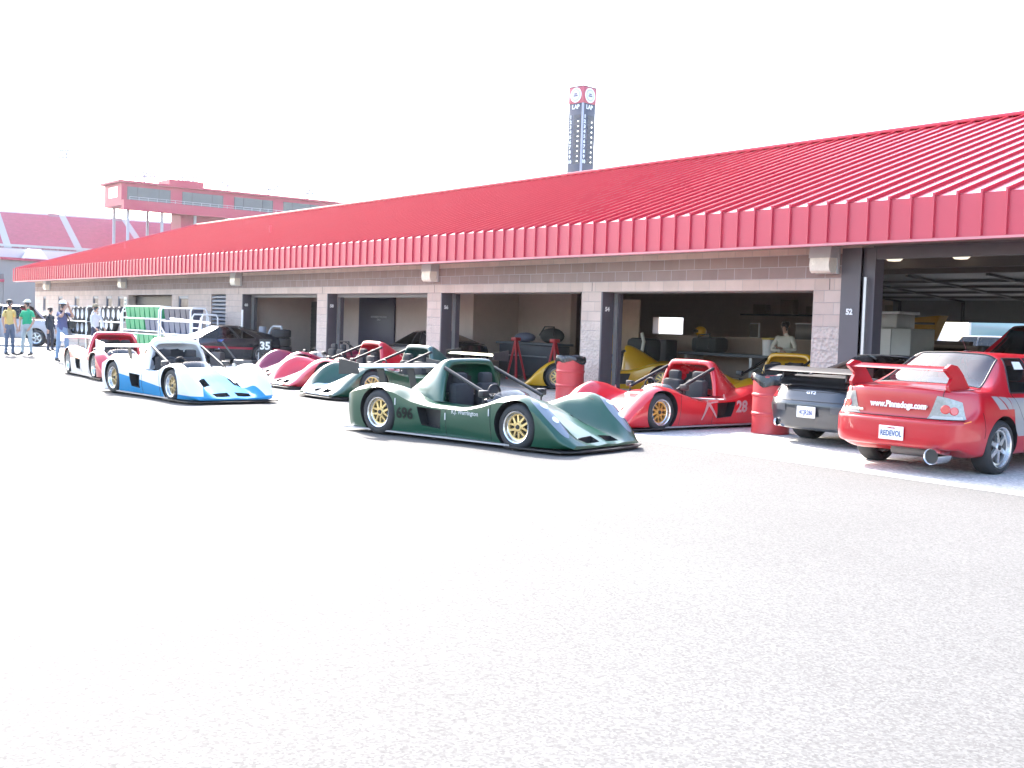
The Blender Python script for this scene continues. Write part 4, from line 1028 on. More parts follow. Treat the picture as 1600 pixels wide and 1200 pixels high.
m = MB(); m.cyl((P['xr'] - .004, -.57, .235), (P['xr'] + .004, -.57, .235), .0745, n=20); m.build('exhaust_bore', BLACK, ex)
m = MB(); m.bbox((-.6, -.55, .17), (-.1, .2, .30), .04); m.tube([(P['xr'] + .24, -.57, .235), (-.3, -.2, .27)], .04, 8); m.build('silencer', DISC, evo)
m = MB(); prof = []
for k in range(16):
    a = 2 * math.pi * k / 16; prof.append((-.74 + .125 * math.cos(a), -.60, 1.205 + .014 * math.sin(a) + .02 * math.cos(a)))
m.prism(prof, (0, 1.20, 0)); wg = m.build('rear_wing', REDP, evo, 50)
for sg in (-1, 1):
    m = MB(); pts = [(-.90, 1.215), (-.80, 1.26), (-.66, 1.245), (-.55, 1.17), (-.36, .985), (-.42, .955), (-.80, .955), (-.83, 1.01), (-.76, 1.10), (-.90, 1.19)]
    m.prism([(x, sg * .60, z) for x, z in pts], (0, sg * .04, 0)); m.build('wing_end_post', REDP, wg, 30)
m = MB(); m.tube([(.72, -.0, 1.39), (.55, 0, 1.58)], [.006, .003], 6); m.bbox((.68, -.03, 1.385), (.78, .03, 1.41), .01); m.build('aerial', BLACK, evo)
m = MB(); m.bbox((-.02, -.16, 1.02), (.1, .10, 1.08), .01); m.build('brake_lamp', BLACK, evo)
for sg in (-1, 1):
    m = MB(); L.patch(m, [(7.42, 6.62), (7.75, 6.62), (7.75, 6.83), (7.42, 6.83)], sg, .004, 4); m.build('window_sticker', WHITE, evo, 180)
    m = MB(); m.bbox((1.85, sg * .93 - .1, .95), (2.0, sg * .93 + .1, 1.09), .03); m.build('door_mirror', REDP, evo)

# --- dark grey sports car with high wing
GREYP = paint('slate_paint', (.016, .020, .028), .3, .8)
por = thing('sports_car', 'dark grey sports car with black high wing, between red drum and red saloon', 'car', (26.15, -2.0, .0), R(91))
P = dict(W=.905, zs=.20, zb=.84, zbr=.80, yr=.52, zroof=1.29, xr=-1.04, xf=3.38, ztail=.80, zdeck=.93, xg0=-.30, xg1=.62, deckx=.46, cr=.34,
         side=[(.28, .80), (.75, .98), (.80, 1.02), (1.75, 1.36)], panes=[0, 2], xa1=1.30, xa2=1.98, zhood=.83, znose=.62, wb=2.36, wr=.32, seats=(.98,),
         rear=[(.30, .22), (.16, .21), (.07, .24), (.02, .40), (.0, .55), (.045, .67), (.10, .785)], front=[(.3, .2), (.12, .19), (.04, .22), (0, .38), (.03, .5), (.08, .58), (.16, .62)])
L = build_car(por, P, (GREYP, GLD), (.32, .28, .235, SILV, 5, True, .04))
m = MB()
for sg in (-1, 1):
    L.line(m, [(0, 4.55), (1.2, 4.55), (2.0, 4.55), (3.1, 4.6)], sg, .005); L.line(m, [(0, 5.6), (1.0, 5.62), (1.5, 6.1), (3, 6.9), (4.9, 7.0)], sg, .004)
m.build('panel_gap', LINE, por)
for sg in (-1, 1):
    m = MB(); L.patch(m, [(1.75, 4.75), (2.85, 4.75), (2.75, 5.45), (2.0, 5.4)], sg, .006, 8); tl = m.build('taillight', TAILR, por, 180)
    m = MB(); L.patch(m, [(1.95, 5.42), (2.7, 5.47), (2.65, 5.75), (2.15, 5.7)], sg, .007, 5); m.build('clear_lens', TAILC, tl, 180)
    m = MB(); m.lathe([(.04, .03), (.055, 0), (.055, .2), (.045, .2)], (P['xr'] + .07, sg * .58, .285), ax='x', n=20, cap=False); m.lathe([(.04, .03), (.055, 0), (.055, .2), (.045, .2)], (P['xr'] + .08, sg * .46, .285), ax='x', n=20, cap=False); m.build('exhaust', CHROME, por)
    m = MB(); L.patch(m, [(1.0, 3.45), (1.55, 3.45), (1.55, 4.1), (1.0, 4.1)], sg, .012, 5); m.build('bumper_guard', M('guard_grey', (.06, .065, .075), .4), por, 180)
    m = MB(); L.patch(m, [(2.0, 3.3), (2.85, 3.3), (2.8, 4.0), (2.0, 4.0)], sg, .004, 4); m.build('bumper_vent', BLACK, por, 180)
plate(por, P['xr'] - .016, .47, '4CJR286')
text('badge_lettering', 'GT2', .058, CHROME, frame((P['xr'] + .075, 0, .735), (0, -1, 0), (.5, 0, 1)), por, .002, .001, sx=1.5)
m = MB(); m.prism([(-.99, -.56, .83), (-.86, -.56, .90), (-.58, -.56, .97), (-.58, -.56, .93), (-.80, -.56, .84)], (0, 1.12, 0)); m.prism([(-.98, -.55, .89), (-.86, -.55, .955), (-.80, -.55, .955), (-.84, -.55, .90)], (0, 1.10, 0)); m.build('engine_lid_spoiler', BLACK, por, 30)
m = MB(); prof = []
for k in range(16):
    a = 2 * math.pi * k / 16; prof.append((-.86 + .16 * math.cos(a), -.78, 1.05 + .016 * math.sin(a) + .03 * math.cos(a)))
m.prism(prof, (0, 1.56, 0)); wg = m.build('rear_wing', BLACK, por, 50)
for sg in (-1, 1):
    m = MB(); m.prism([(-.93, sg * .52, .90), (-.66, sg * .52, .92), (-.74, sg * .52, 1.045), (-.92, sg * .52, 1.035)], (0, sg * .025, 0)); m.build('wing_post', BLACK, wg, 30)
    m = MB(); m.prism([(-1.03, sg * .78, .99), (-.69, sg * .78, .99), (-.69, sg * .78, 1.11), (-1.03, sg * .78, 1.09)], (0, sg * .012, 0)); m.build('end_plate', BLACK, wg, 30)

# --- black race coupe in front of the louvre
def coupe_zone(nt, x, y, z):
    return mth(nt, 'MULTIPLY', mth(nt, 'LESS_THAN', mth(nt, 'ABSOLUTE', mth(nt, 'SUBTRACT', z, mth(nt, 'ADD', .50, mth(nt, 'MULTIPLY', x, .02)))), .035), mth(nt, 'LESS_THAN', x, 2.2))
BLKP = zone_paint('black_coupe_paint', (.012, .013, .018), (.30, .01, .03), coupe_zone, .25, 1)
cp = thing('race_coupe', 'black race coupe with pale windscreen cover, number 7 and hooped rear wing beside the louvre', 'car', (1.62, -.25, gz(-1)), R(263))
P = dict(W=.90, zs=.16, zb=.82, zbr=.86, yr=.50, zroof=1.24, xr=-.80, xf=3.55, ztail=.88, zdeck=.93, xg0=-.45, xg1=.62, deckx=.25, cr=.22,
         side=[(.20, .75), (.72, .96), (.78, 1.0), (1.95, 1.32)], panes=[0, 2], xa1=1.22, xa2=2.12, zhood=.84, znose=.56, wb=2.6, wr=.325, seats=(.95,),
         rear=[(.2, .2), (.1, .18), (.04, .22), (.0, .38), (.0, .55), (.02, .72), (.02, .86)], front=[(.3, .16), (.12, .15), (.04, .18), (0, .3), (.03, .42), (.09, .5), (.16, .56)])
L = build_car(cp, P, (BLKP, GLD), (.325, .27, .24, SILV, 5, False, .05))
iA = 7 + len(P['side'])
m = MB()
for sg in (-1, 1): L.patch(m, [(iA + .02, 7.05), (iA + .98, 7.05), (iA + .98, 9), (iA + .02, 9)], sg, .012, 8)
m.build('windscreen_cover', M('sunshade_silver', (.7, .7, .72), .35, .2), cp, 180)
m = MB()
for sg in (-1, 1): L.patch(m, [(iA + 1.15, 6.6), (iA + 2.4, 6.6), (iA + 2.4, 9), (iA + 1.15, 9)], sg, .004, 8)
m.build('bonnet_panel', M('bonnet_silver', (.55, .56, .60), .3, .3), cp, 180)
m = MB()
m.tube([(-.62, -.55, .90), (-.72, -.55, 1.14), (-.76, -.40, 1.22), (-.76, .40, 1.22), (-.72, .55, 1.14), (-.62, .55, .90)], .035, 8); m.build('rear_wing', M('wing_pale', (.6, .6, .62), .3), cp)
me = text_mesh('7', .42, .001, .012); 
for sg in (-1, 1):
    q = me.copy(); q.transform(frame((1.35, sg * 1.4, .60), (-sg, 0, 0), (0, 0, 1))); project(q, tree_of(cp.children[0].data), (0, -sg, 0), .005); q.materials.clear(); q.materials.append(M('number_blue', (.10, .22, .62), .4)); link('race_number', q, cp)
m = MB(); m.sphere((1.05, -.0, .98), .13, n=14); m.sphere((1.02, .36, .98), .12, n=14); m.build('helmet', WHITE, cp)

# --- pale pickup at the far left
SUVP = paint('pale_silver_paint', (.36, .35, .38), .3, .6)
suv = thing('estate_car', 'pale silver estate car with dark windows standing behind the people at the far left', 'car', (-16.55, -4.65, 0), R(53))
P = dict(W=.95, zs=.34, zb=1.16, zbr=1.16, yr=.70, zroof=1.74, xr=-1.15, xf=3.75, ztail=1.20, zdeck=1.22, xg0=-1.02, xg1=-.72, deckx=.06, cr=.12,
         side=[(-.95, -.80), (.25, .28), (.32, .35), (1.25, 1.25), (1.32, 1.30), (2.35, 1.95)], panes=[0, 2, 4], xa1=1.85, xa2=2.55, zhood=1.13, znose=.98, wb=2.75, wr=.37, seats=(1.5, .5),
         rear=[(.2, .42), (.1, .38), (.02, .42), (.0, .58), (.02, .80), (.06, 1.0), (.08, 1.16)], front=[(.3, .4), (.1, .36), (.02, .4), (0, .55), (.02, .75), (.04, .88), (.08, .97)])
L = build_car(suv, P, (SUVP, GLD), (.37, .25, .24, SILV, 5, False, .04))
m = MB()
for sg in (-1, 1):
    L.line(m, [(8.5, 6), (8.5, 2.4)], sg); L.line(m, [(10.5, 6), (10.5, 2.4)], sg)
m.build('panel_gap', LINE, suv)
for sg in (-1, 1):
    for x in (.12, 1.05):
        m = MB(); m.bbox((x, sg * .95 - .02, 1.0), (x + .18, sg * .95 + .02, 1.04), .008); m.build('door_handle', BLACK, suv)
    m = MB(); m.bbox((2.2, sg * 1.05 - .12, 1.15), (2.35, sg * 1.05 + .12, 1.34), .03); m.build('door_mirror', BLACK, suv)

# --- dark car in bay 58
dk = copy_tree(cp); dk['label'] = 'dark coupe standing in the shadow inside bay 58'; dk.location = (10.4, 1.5, .1); dk.rotation_euler = (0, 0, R(172))
for o in children(dk):
    if o.name.split('.')[0] in ('windscreen_cover', 'bonnet_panel', 'race_number', 'rear_wing', 'helmet'): bpy.data.objects.remove(o)
# --- dark estate outside, behind the building
de = copy_tree(suv); de['label'] = 'dark blue estate car outside, seen through the tall bay in front of the white motorhomes'; de.location = (12.8, 26.0, 0); de.rotation_euler = (0, 0, R(180))
for o in children(de):
    if o.name.startswith('body'):
        o.data = o.data.copy(); o.data.materials[0] = paint('deep_blue_paint', (.02, .03, .06), .2, 1)
# ------------------------------------------------------------------ drums, tyres, pit gear
DRUM = M('drum_red_paint', (.50, .045, .05), .45, var=.12, scale=7, coat=.2)
BAG = M('bin_bag_black', (.02, .02, .022), .25, var=.1, spec=.7)
def drum(label, x, y, z, rz, sag):
    t = thing('waste_drum', label, 'drum', (x, y, z), rz, 'red steel drums used as bins')
    r = .286; m = MB(); prof = [(.001, .01), (r - .01, .01), (r, 0), (r + .006, .012), (r, .03)]
    for zc in (.30, .59): prof += [(r, zc - .03), (r + .013, zc - .012), (r + .013, zc + .012), (r, zc + .03)]
    prof += [(r, .85), (r + .010, .862), (r + .010, .88), (r - .008, .88), (r - .01, .80)]
    m.lathe(prof, n=48, cap=False); m.build('shell', DRUM, t, 35)
    m = MB(); rnd = random.Random(int(x * 10)); n = 44; rings = []
    for j, (rr, zz) in enumerate(((.245, .80), (.272, .885), (.298, .905), (.312, .86), (.318, .80), (.308, .77))):
        ring = []
        for i in range(n):
            a = 2 * math.pi * i / n; k = math.sin(7 * a + j) * .006 + math.sin(13 * a + x) * .006 + rnd.uniform(-.006, .006)
            dz = (sag * math.sin(a * 2 + 1) * .05 + .025 * math.sin(5 * a + 1)) * (1 if j > 2 else .3) + rnd.uniform(-.008, .008)
            ring.append(m.b.verts.new(((rr + k) * math.cos(a), (rr + k) * math.sin(a), zz + dz)))
        rings.append(ring)
    m.skin(rings, False); m.build('bin_bag', BAG, t, 60)
    return t
drum('red steel drum with black bin bag beside the dark grey car, nearest drum', 24.66, -2.02, gz(-2.02), .4, 1)
drum('red steel drum with black bin bag against the pillar left of bay 54', 18.3, -.78, gz(-.78), 1.9, .6)
drum('red steel drum with black top far back inside bay 60', -1.6, 2.0, .1, 2.3, .5)
def tyre_thing(label, x, y, z, group, r=.31, w=.26):
    t = thing('spare_tyre', label, 'tyre', (x, y, z), random.uniform(0, 3), group)
    m = MB(); h = w / 2
    m.lathe([(r * .66, 0), (r * .72, -.004), (r - .06, .0), (r - .015, .018), (r, .05), (r, w - .05), (r - .015, w - .018), (r - .06, w), (r * .72, w + .004), (r * .66, w), (r * .62, h)], n=36, close=True); m.build('casing', TYRE, t, 35)
    m = MB(); m.lathe([(r * .655, .01), (r * .60, .06), (r * .60, w - .06), (r * .655, w - .01)], n=32, cap=False); m.lathe([(.001, .1), (r * .6, .09), (r * .6, .12), (.001, .13)], n=24, cap=False); m.build('rim', ALU, t, 35)
    return t
for k, nm in enumerate(('bottom', 'second', 'third', 'top')):
    tyre_thing(nm + ' tyre of the stack standing between the 35 board and the red drum' if nm in ('bottom', 'top') else nm + ' tyre from the ground in the stack beside the 35 board', 2.3 + .02 * (k % 2), .4 - .015 * k, .1 + k * .268, 'tyres stacked by bay 60')
# number board, gas bottle, cart, trolley jack, pole
t = thing('number_board', 'black board with white number 35 standing left of the tyre stack', 'board', (3.1, -.55, gz(-.55)), R(-53 + 90 - 180))
BR = frame((0, 0, 0), (_Rv.x, _Rv.y, 0), (0, 0, 1))
t.rotation_euler = (0, 0, 0)
m = MB(); m.box((-.18, .36, -.02), (.18, .80, .02), BR); m.build('panel', BLACK, t, ang=0)
text('board_number', '35', .33, WHITE, frame((-.024 * _F.x * -1 - 0, 0, 0), (1, 0, 0), (0, 0, 1)) if False else BR @ Matrix.Translation((0, .58, .024)), t, .002, .012)
m = MB()
for sx in (-.16, .16): m.box((sx - .015, 0, -.2), (sx + .015, .38, .2), BR)
m.build('stand', STEEL, t, ang=0)
t = thing('gas_bottle', 'grey gas bottle with collar handle standing behind the 35 board', 'gas bottle', (1.9, -.1, .1))
m = MB(); m.lathe([(.001, .0), (.17, .0), (.185, .05), (.185, .78), (.15, .93), (.05, .98), (.05, 1.04), (.001, 1.04)], n=24); m.build('cylinder', M('bottle_grey', (.28, .30, .36), .4), t, 40)
m = MB(); m.lathe([(.105, .95), (.115, .95), (.115, 1.14), (.105, 1.14)], n=20, cap=False); m.build('collar', M('bottle_grey'), t, 40)
t = thing('pit_cart', 'low grey pit cart with pale top and upright pole, behind the 35 board', 'cart', (1.5, -1.35, gz(-1.35)), R(53))
m = MB(); m.bbox((-.6, -.3, .62), (.6, .3, .68), .01); m.build('top', M('cart_white', (.7, .7, .7), .4), t)
m = MB(); m.bbox((-.56, -.27, .22), (.56, .27, .58), .015); m.build('drawer_body', M('cart_grey', (.10, .10, .12), .5), t)
m = MB()
for k in range(2): m.box((-.5 + k * .55, -.285, .3), (-.05 + k * .55, -.272, .54))
m.build('drawer_front', M('cart_drawer', (.22, .22, .25), .45), t, ang=0)
for sx in (-.45, .45):
    for sy in (-.2, .2):
        m = MB(); m.cyl((sx, sy - .03, .09), (sx, sy + .03, .09), .09, n=16); m.cyl((sx, sy, .09), (sx, sy, .22), .02, n=8); m.build('castor', RUBBER, t)
m = MB(); m.cyl((.68, 0, .2), (.68, 0, 1.75), .03, n=10); m.build('pole', WHITE, t)
t = thing('trolley_jack', 'dark trolley jack on the ground in front of the 35 board', 'jack', (4.0, -1.6, gz(-1.6)), R(30))
m = MB(); m.bbox((-.35, -.13, .08), (.35, .13, .24), .03); m.build('chassis', M('jack_dark', (.06, .06, .065), .45), t)
m = MB(); m.tube([(-.3, 0, .2), (-.85, 0, .75)], .022, 8); m.build('handle', M('jack_dark'), t)
for sx in (-.28, .28):
    for sy in (-.15, .15):
        m = MB(); m.cyl((sx, sy - .02, .07), (sx, sy + .02, .07), .07, n=14); m.build('castor', STEEL, t)
t = thing('fuel_can', 'dark rounded fuel can on the ground left of the jack', 'can', (2.6, -1.9, gz(-1.9)), .5)
m = MB(); m.bbox((-.2, -.14, 0), (.2, .14, .42), .05); m.build('can_body', M('can_dark', (.08, .07, .07), .5), t)
m = MB(); m.tube([(-.12, 0, .42), (-.1, 0, .5), (.1, 0, .5), (.12, 0, .42)], .02, 8); m.build('handle', BLACK, t)
# white tubular engine stand behind the white car
t = thing('tubular_stand', 'white tubular stand with slanting posts rising behind the white and blue race car', 'stand', (7.0, -4.3, 0))
def rel(p): return Vector(p) - Vector((7.0, -4.3, 0))
WT_ = M('white_tube', (.78, .78, .78), .35)
for k, (a, b, r) in enumerate((((6.40, -3.93, 1.47), (6.31, -4.13, .02), .035), ((4.9, -4.6, 1.33), (5.2, -3.9, .05), .022))):
    m = MB(); m.tube([rel(a), rel(b)], r, 8); m.build('post', WT_, t)
m = MB(); m.tube([rel((5.9, -4.62, 1.42)), rel((6.55, -3.73, 1.33))], .03, 8); m.build('top_bar', WT_, t)
m = MB(); m.tube([rel((5.2, -3.9, .05)), rel((6.31, -4.13, .03)), rel((6.6, -3.6, .03))], .03, 8); m.build('base_bar', WT_, t)

# ------------------------------------------------------------------ rows of white tubular racks with tubs
GT = M('tub_green', (.02, .25, .10), .45, var=.1); DT = M('tub_dark', (.05, .055, .085), .45, var=.2); BT = M('tub_blue_grey', (.07, .09, .15), .45)
RIMW = M('rim_pale', (.6, .62, .66), .35, .4)
def rack(label, x, y, wid, hgt, shelves, load):
    t = thing('tyre_rack', label, 'rack', (x, y, gz(y) if y < 0 else .1), 0, 'white tubular racks in front of the garage wall')
    for sx in (-wid / 2, wid / 2):
        m = MB(); m.tube([(sx, -.28, 0), (sx, -.28, hgt - .1), (sx, -.22, hgt), (sx, .22, hgt), (sx, .28, hgt - .1), (sx, .28, 0)], .028, 8); m.build('end_frame', WT_, t)
    for z in shelves:
        m = MB()
        for sy in (-.26, .26): m.tube([(-wid / 2, sy, z), (wid / 2, sy, z)], .024, 8)
        m.box((-wid / 2, -.25, z - .012), (wid / 2, .25, z + .004)); m.build('shelf', WT_, t)
    for (kind, z, n, x0) in load:
        for k in range(n):
            xx = x0 + k * (.52 if kind != 'wheel' else .63)
            if kind == 'wheel':
                w_ = thing('stored_wheel', 'pale rimmed wheel standing on a white rack behind the people', 'wheel', (0, 0, 0), 0, 'wheels stored on the white racks')
                w_.location = Vector((x, y, gz(y) if y < 0 else .1)) + Vector((xx, 0, z + .30))
                m = MB(); m.lathe([(.2, -.1), (.28, -.11), (.30, -.06), (.30, .06), (.28, .11), (.2, .1)], ax='y', n=24, close=True); m.build('casing', TYRE, w_)
                m = MB(); m.lathe([(.001, -.06), (.05, -.06), (.08, -.03), (.195, -.09), (.2, .09), (.001, .02)], ax='y', n=20); m.build('rim', RIMW, w_)
            else:
                mat = {'green': GT, 'dark': DT, 'blue': BT}[kind]; nm = {'green': 'green', 'dark': 'dark', 'blue': 'blue grey'}[kind]
                b = thing('storage_tub', nm + ' plastic tub with pale rim stored on a white rack left of the louvre', 'tub', (0, 0, 0), 0, nm + ' tubs on the white racks')
                b.location = Vector((x, y, gz(y) if y < 0 else .1)) + Vector((xx + .25, 0, z + .005))
                m = MB(); h = .40
                lo = [(-.19, -.17), (.19, -.17), (.19, .17), (-.19, .17)]; hi = [(-.235, -.22), (.235, -.22), (.235, .22), (-.235, .22)]
                vs = [m.b.verts.new((p[0], p[1], 0)) for p in lo]; vt = [m.b.verts.new((p[0], p[1], h)) for p in hi]
                m.b.faces.new(vs[::-1]); 
                for i in range(4): m.b.faces.new((vs[i], vs[(i + 1) % 4], vt[(i + 1) % 4], vt[i]))
                m.build('tub_body', mat, b, 30)
                m = MB(); m.bbox((-.25, -.235, h), (.25, .235, h + .045), .015); m.build('lid', M('tub_lid_pale', (.72, .74, .74), .4), b)
RK = [-15.0, -12.0, -11.2, -7.6, -7.4, -3.5, -3.3, -.5, -.35, .45]
def rk(i, lab, hgt, sh, load): rack(lab, (RK[2 * i] + RK[2 * i + 1]) / 2, -1.3, RK[2 * i + 1] - RK[2 * i], hgt, sh, load)
rk(0, 'leftmost white rack holding pale wheels, behind the photographing man', 1.75, (.55, 1.12), [('wheel', .56, 4, -1.0), ('wheel', 1.13, 4, -1.0)])
rk(1, 'white rack with wheels and clutter behind the man in the pale shirt', 1.6, (.75, 1.15), [('wheel', .76, 3, -1.2), ('blue', .10, 5, -1.35), ('wheel', 1.16, 4, -1.0)])
rk(2, 'tall white rack with green tubs in front of the closed bronze door', 1.75, (.35, .9, 1.35), [('green', 1.36, 7, -1.85), ('green', .36, 7, -1.85), ('green', .91, 4, -1.85), ('blue', .91, 3, .3)])
rk(3, 'white rack with dark tubs left of the louvre', 1.75, (.35, .85, 1.30), [('dark', 1.31, 5, -1.3), ('dark', .36, 5, -1.3), ('blue', .86, 5, -1.3)])
rk(4, 'rightmost low white rack, next to the louvre and the black coupe', 1.55, (.5, 1.1), [('dark', .51, 1, -.3)])
# ------------------------------------------------------------------ things inside the bays
t = thing('workbench', 'long dark workbench along the half wall inside bay 54', 'workbench', (19.2, 4.9, .1))
m = MB(); m.bbox((-3.2, -.35, .86), (3.6, .35, .93), .01); m.build('bench_top', M('bench_top', (.10, .11, .13), .5), t)
for x in (-3.0, -.9, 1.2, 3.3):
    m = MB(); m.box((x, -.3, 0), (x + .08, .3, .86)); m.build('leg', STEEL, t, ang=0)
m = MB(); m.box((-3.1, -.28, .3), (3.5, .28, .33)); m.build('lower_shelf', STEEL, t, ang=0)
W = MB(); W.box((14.4, 5.5, .1), (24.2, 5.65, 1.36)); W.box((14.4, 5.42, 1.36), (24.2, 5.72, 1.42)); W.build('half_wall', M('half_wall_tan', (.33, .25, .20), .85, var=.12), garage, ang=0)
W = MB(); W.bbox((13.55, 4.62, .1), (14.5, 4.66, 2.3), .01); W.build('plywood_panel', M('plywood', (.45, .33, .24), .7, var=.12), garage)
def simple(name, label, cat, loc, mat, fn, rz=0, group=None):
    t = thing(name, label, cat, loc, rz, group)
    for pn, pm, f in fn:
        m = MB(); f(m); m.build(pn, pm, t)
    return t
simple('bucket', 'white plastic bucket on the workbench inside bay 54', 'bucket', (18.75, 4.75, 1.03), WHITE, [('tub', WHITE, lambda m: m.lathe([(.001, 0), (.14, 0), (.16, .38), (.165, .38), (.165, .40), (.15, .40), (.13, .03), (.001, .03)], n=28)), ('rim', M('bucket_rim', (.6, .45, .1), .5), lambda m: m.lathe([(.166, .36), (.172, .36), (.172, .405), (.166, .405)], n=28, cap=False))])
simple('display_screen', 'dark framed screen standing on the half wall above the bucket', 'screen', (17.6, 5.55, 1.42), BLACK, [('frame', M('screen_frame', (.5, .5, .5), .4), lambda m: m.bbox((-.22, -.02, .0), (.22, .02, .36), .01)), ('glass', BLACK, lambda m: m.box((-.2, -.026, .02), (.2, -.021, .34)))], R(-20))
simple('helmet', 'yellow helmet resting on the half wall inside bay 54', 'helmet', (15.8, 5.55, 1.42), YELLOW, [('shell', YELLOW, lambda m: m.sphere((0, 0, .12), .15, (1.1, .9, .85))), ('visor', BLACK, lambda m: m.sphere((-.05, -.06, .12), .125, (1, .9, .5)))])
simple('holdall', 'black soft holdall on the workbench inside bay 54', 'bag', (16.85, 4.8, 1.03), BAG, [('bag', M('bag_cloth', (.03, .035, .035), .8), lambda m: m.bbox((-.42, -.25, 0), (.42, .25, .38), .1)), ('strap', BLACK, lambda m: m.tube([(-.2, -.26, .1), (-.18, -.2, .42), (.18, -.2, .45), (.2, -.26, .1)], .02, 6))])
simple('black_case', 'upright dark equipment case leaning at the left end of the workbench', 'case', (15.4, 4.55, .1), BLACK, [('case_shell', M('case_dark', (.04, .045, .05), .5), lambda m: m.bbox((-.4, -.2, 0), (.4, .2, 1.2), .03)), ('latch', STEEL, lambda m: m.box((-.06, -.215, .9), (.06, -.2, 1.0)))])
simple('shelf_rail', 'dark wall shelf with clutter high on the back wall of bay 54', 'shelf', (13.0, 12.5, 2.1), BLACK, [('board', M('shelf_dark', (.05, .045, .04), .7), lambda m: m.box((-2, -.2, 0), (5, .18, .05))), *[('box', M('box_tan', (.3, .24, .18), .8), lambda m, x=x, h=h: m.box((x, -.15, .051), (x + .5, .1, .051 + h))) for x, h in ((-1.5, .3), (-.4, .45), (.6, .25), (2.1, .5), (3.4, .3))]])
simple('microwave_oven', 'dark oven with pale top edge on the half wall behind the person in white', 'oven', (19.4, 5.6, 1.42), BLACK, [('oven_body', M('oven_dark', (.05, .05, .055), .35), lambda m: m.bbox((-.45, -.2, 0), (.45, .2, .36), .01)), ('oven_top', STEEL, lambda m: m.box((-.46, -.21, .361), (.46, .21, .375)))])
simple('steel_cabinet', 'wide grey steel cabinet with smaller box on top inside the tall bay', 'cabinet', (22.45, 4.1, .1), STEEL, [('cabinet_body', M('cabinet_grey', (.32, .33, .32), .45, .2, var=.15), lambda m: m.bbox((-.85, -.4, 0), (.72, .4, 1.62), .02)), ('dark_opening', BLACK, lambda m: m.cyl((-.45, -.43, 1.15), (-.45, -.41, 1.15), .32, n=28)), ('door_panel', M('cabinet_pale', (.42, .43, .43), .4, .2), lambda m: m.box((-.05, -.418, .1), (.28, -.402, 1.6)))])
simple('steel_box', 'pale grey box with lid standing on top of the steel cabinet', 'box', (22.35, 4.1, 1.725), STEEL, [('box_body', M('cabinet_grey'), lambda m: m.bbox((-.5, -.3, 0), (.42, .3, .27), .01)), ('lid', M('cabinet_pale'), lambda m: m.bbox((-.58, -.34, .272), (.50, .34, .33), .01))])
W = MB(); W.box((21.9, 5.5, .1), (23.3, 5.65, 1.50)); W.build('half_wall', M('half_wall_brown', (.16, .12, .10), .85, var=.12), garage, ang=0)
t = thing('raised_bodywork', 'yellow car body section tilted up inside the tall bay, behind the red saloon', 'bodywork', (21.3, 6.6, .1))
m = MB(); K = [(-1.0, 1.2), (-.55, 1.68), (-.40, 1.86), (.55, 1.95), (.50, 1.80), (.32, 1.3), (.22, 1.2), (.02, 1.2), (.06, 1.42), (-.22, 1.48), (-.5, 1.2)]
m.prism([(x, -.03 + .15 * (z - 1.2), z) for x, z in K], (.06, .22, 0)); DULLY = paint('dull_yellow', (.40, .20, .01), .35); m.build('tilted_panel', paint('dull_yellow', (.40, .20, .01), .35), t, 30)
m = MB(); m.bbox((-.45, -.06 + .09, 1.74), (.45, .05, 1.79), .004); m.build('dark_script', BLACK, t)
m = MB(); m.bbox((-1.0, .0, .1), (.6, 1.6, .95), .12); m.build('lower_body', DULLY, t)
for sx in (-.9, .5):
    m = MB(); m.cyl((sx, .02, 0), (sx, .1, 1.25), .03, n=8); m.build('prop', STEEL, t)
# clutter in bay 56
simple('body_panel', 'flat yellow body panel with dark square standing behind the yellow nose in bay 56', 'panel', (14.45, 3.3, .1), YELLOW, [('panel', YELLOW, lambda m: m.bbox((-.42, -.03, .75), (.42, .03, 1.28), .02)), ('dark_square', BLACK, lambda m: m.box((-.12, -.036, .92), (.14, -.031, 1.14))), ('prop', STEEL, lambda m: m.box((-.3, 0, 0), (.3, .02, .745)))], R(20))
tyre_thing('loose black wheel leaning in front of the flat yellow panel in bay 56', 15.0, 2.55, .40, None).rotation_euler = (R(80), 0, R(30))
simple('tool_bench', 'dark cluttered tool bench in the shadow of bay 56', 'workbench', (11.6, 3.6, .1), BLACK, [('bench_top', M('bench_top'), lambda m: m.bbox((-1.5, -.35, .92), (1.1, .35, .98), .01)), ('drawer_body', M('drawer_dark', (.04, .045, .06), .5), lambda m: m.bbox((-1.4, -.3, .05), (1.0, .3, .91), .02)), ('handle', STEEL, lambda m: m.box((-1.2, -.33, .6), (.8, -.305, .63)))])
simple('soft_bag', 'lumpy dark bag on the tool bench in bay 56, right one', 'bag', (12.2, 3.6, 1.085), BLACK, [('bag', M('bag_cloth'), lambda m: m.sphere((0, 0, .2), .3, (1.5, .8, .72))), ('strap', BLACK, lambda m: m.tube([(-.3, -.2, .2), (-.2, -.1, .44), (.2, -.1, .44), (.3, -.2, .2)], .02, 6))])
simple('crumpled_sheet', 'crumpled blue grey sheet on the left of the tool bench in bay 56', 'sheet', (11.0, 3.6, 1.085), BLACK, [('cloth', M('cloth_blue_grey', (.16, .17, .25), .8), lambda m: m.sphere((0, 0, .13), .28, (1.4, .8, .5), 12))])
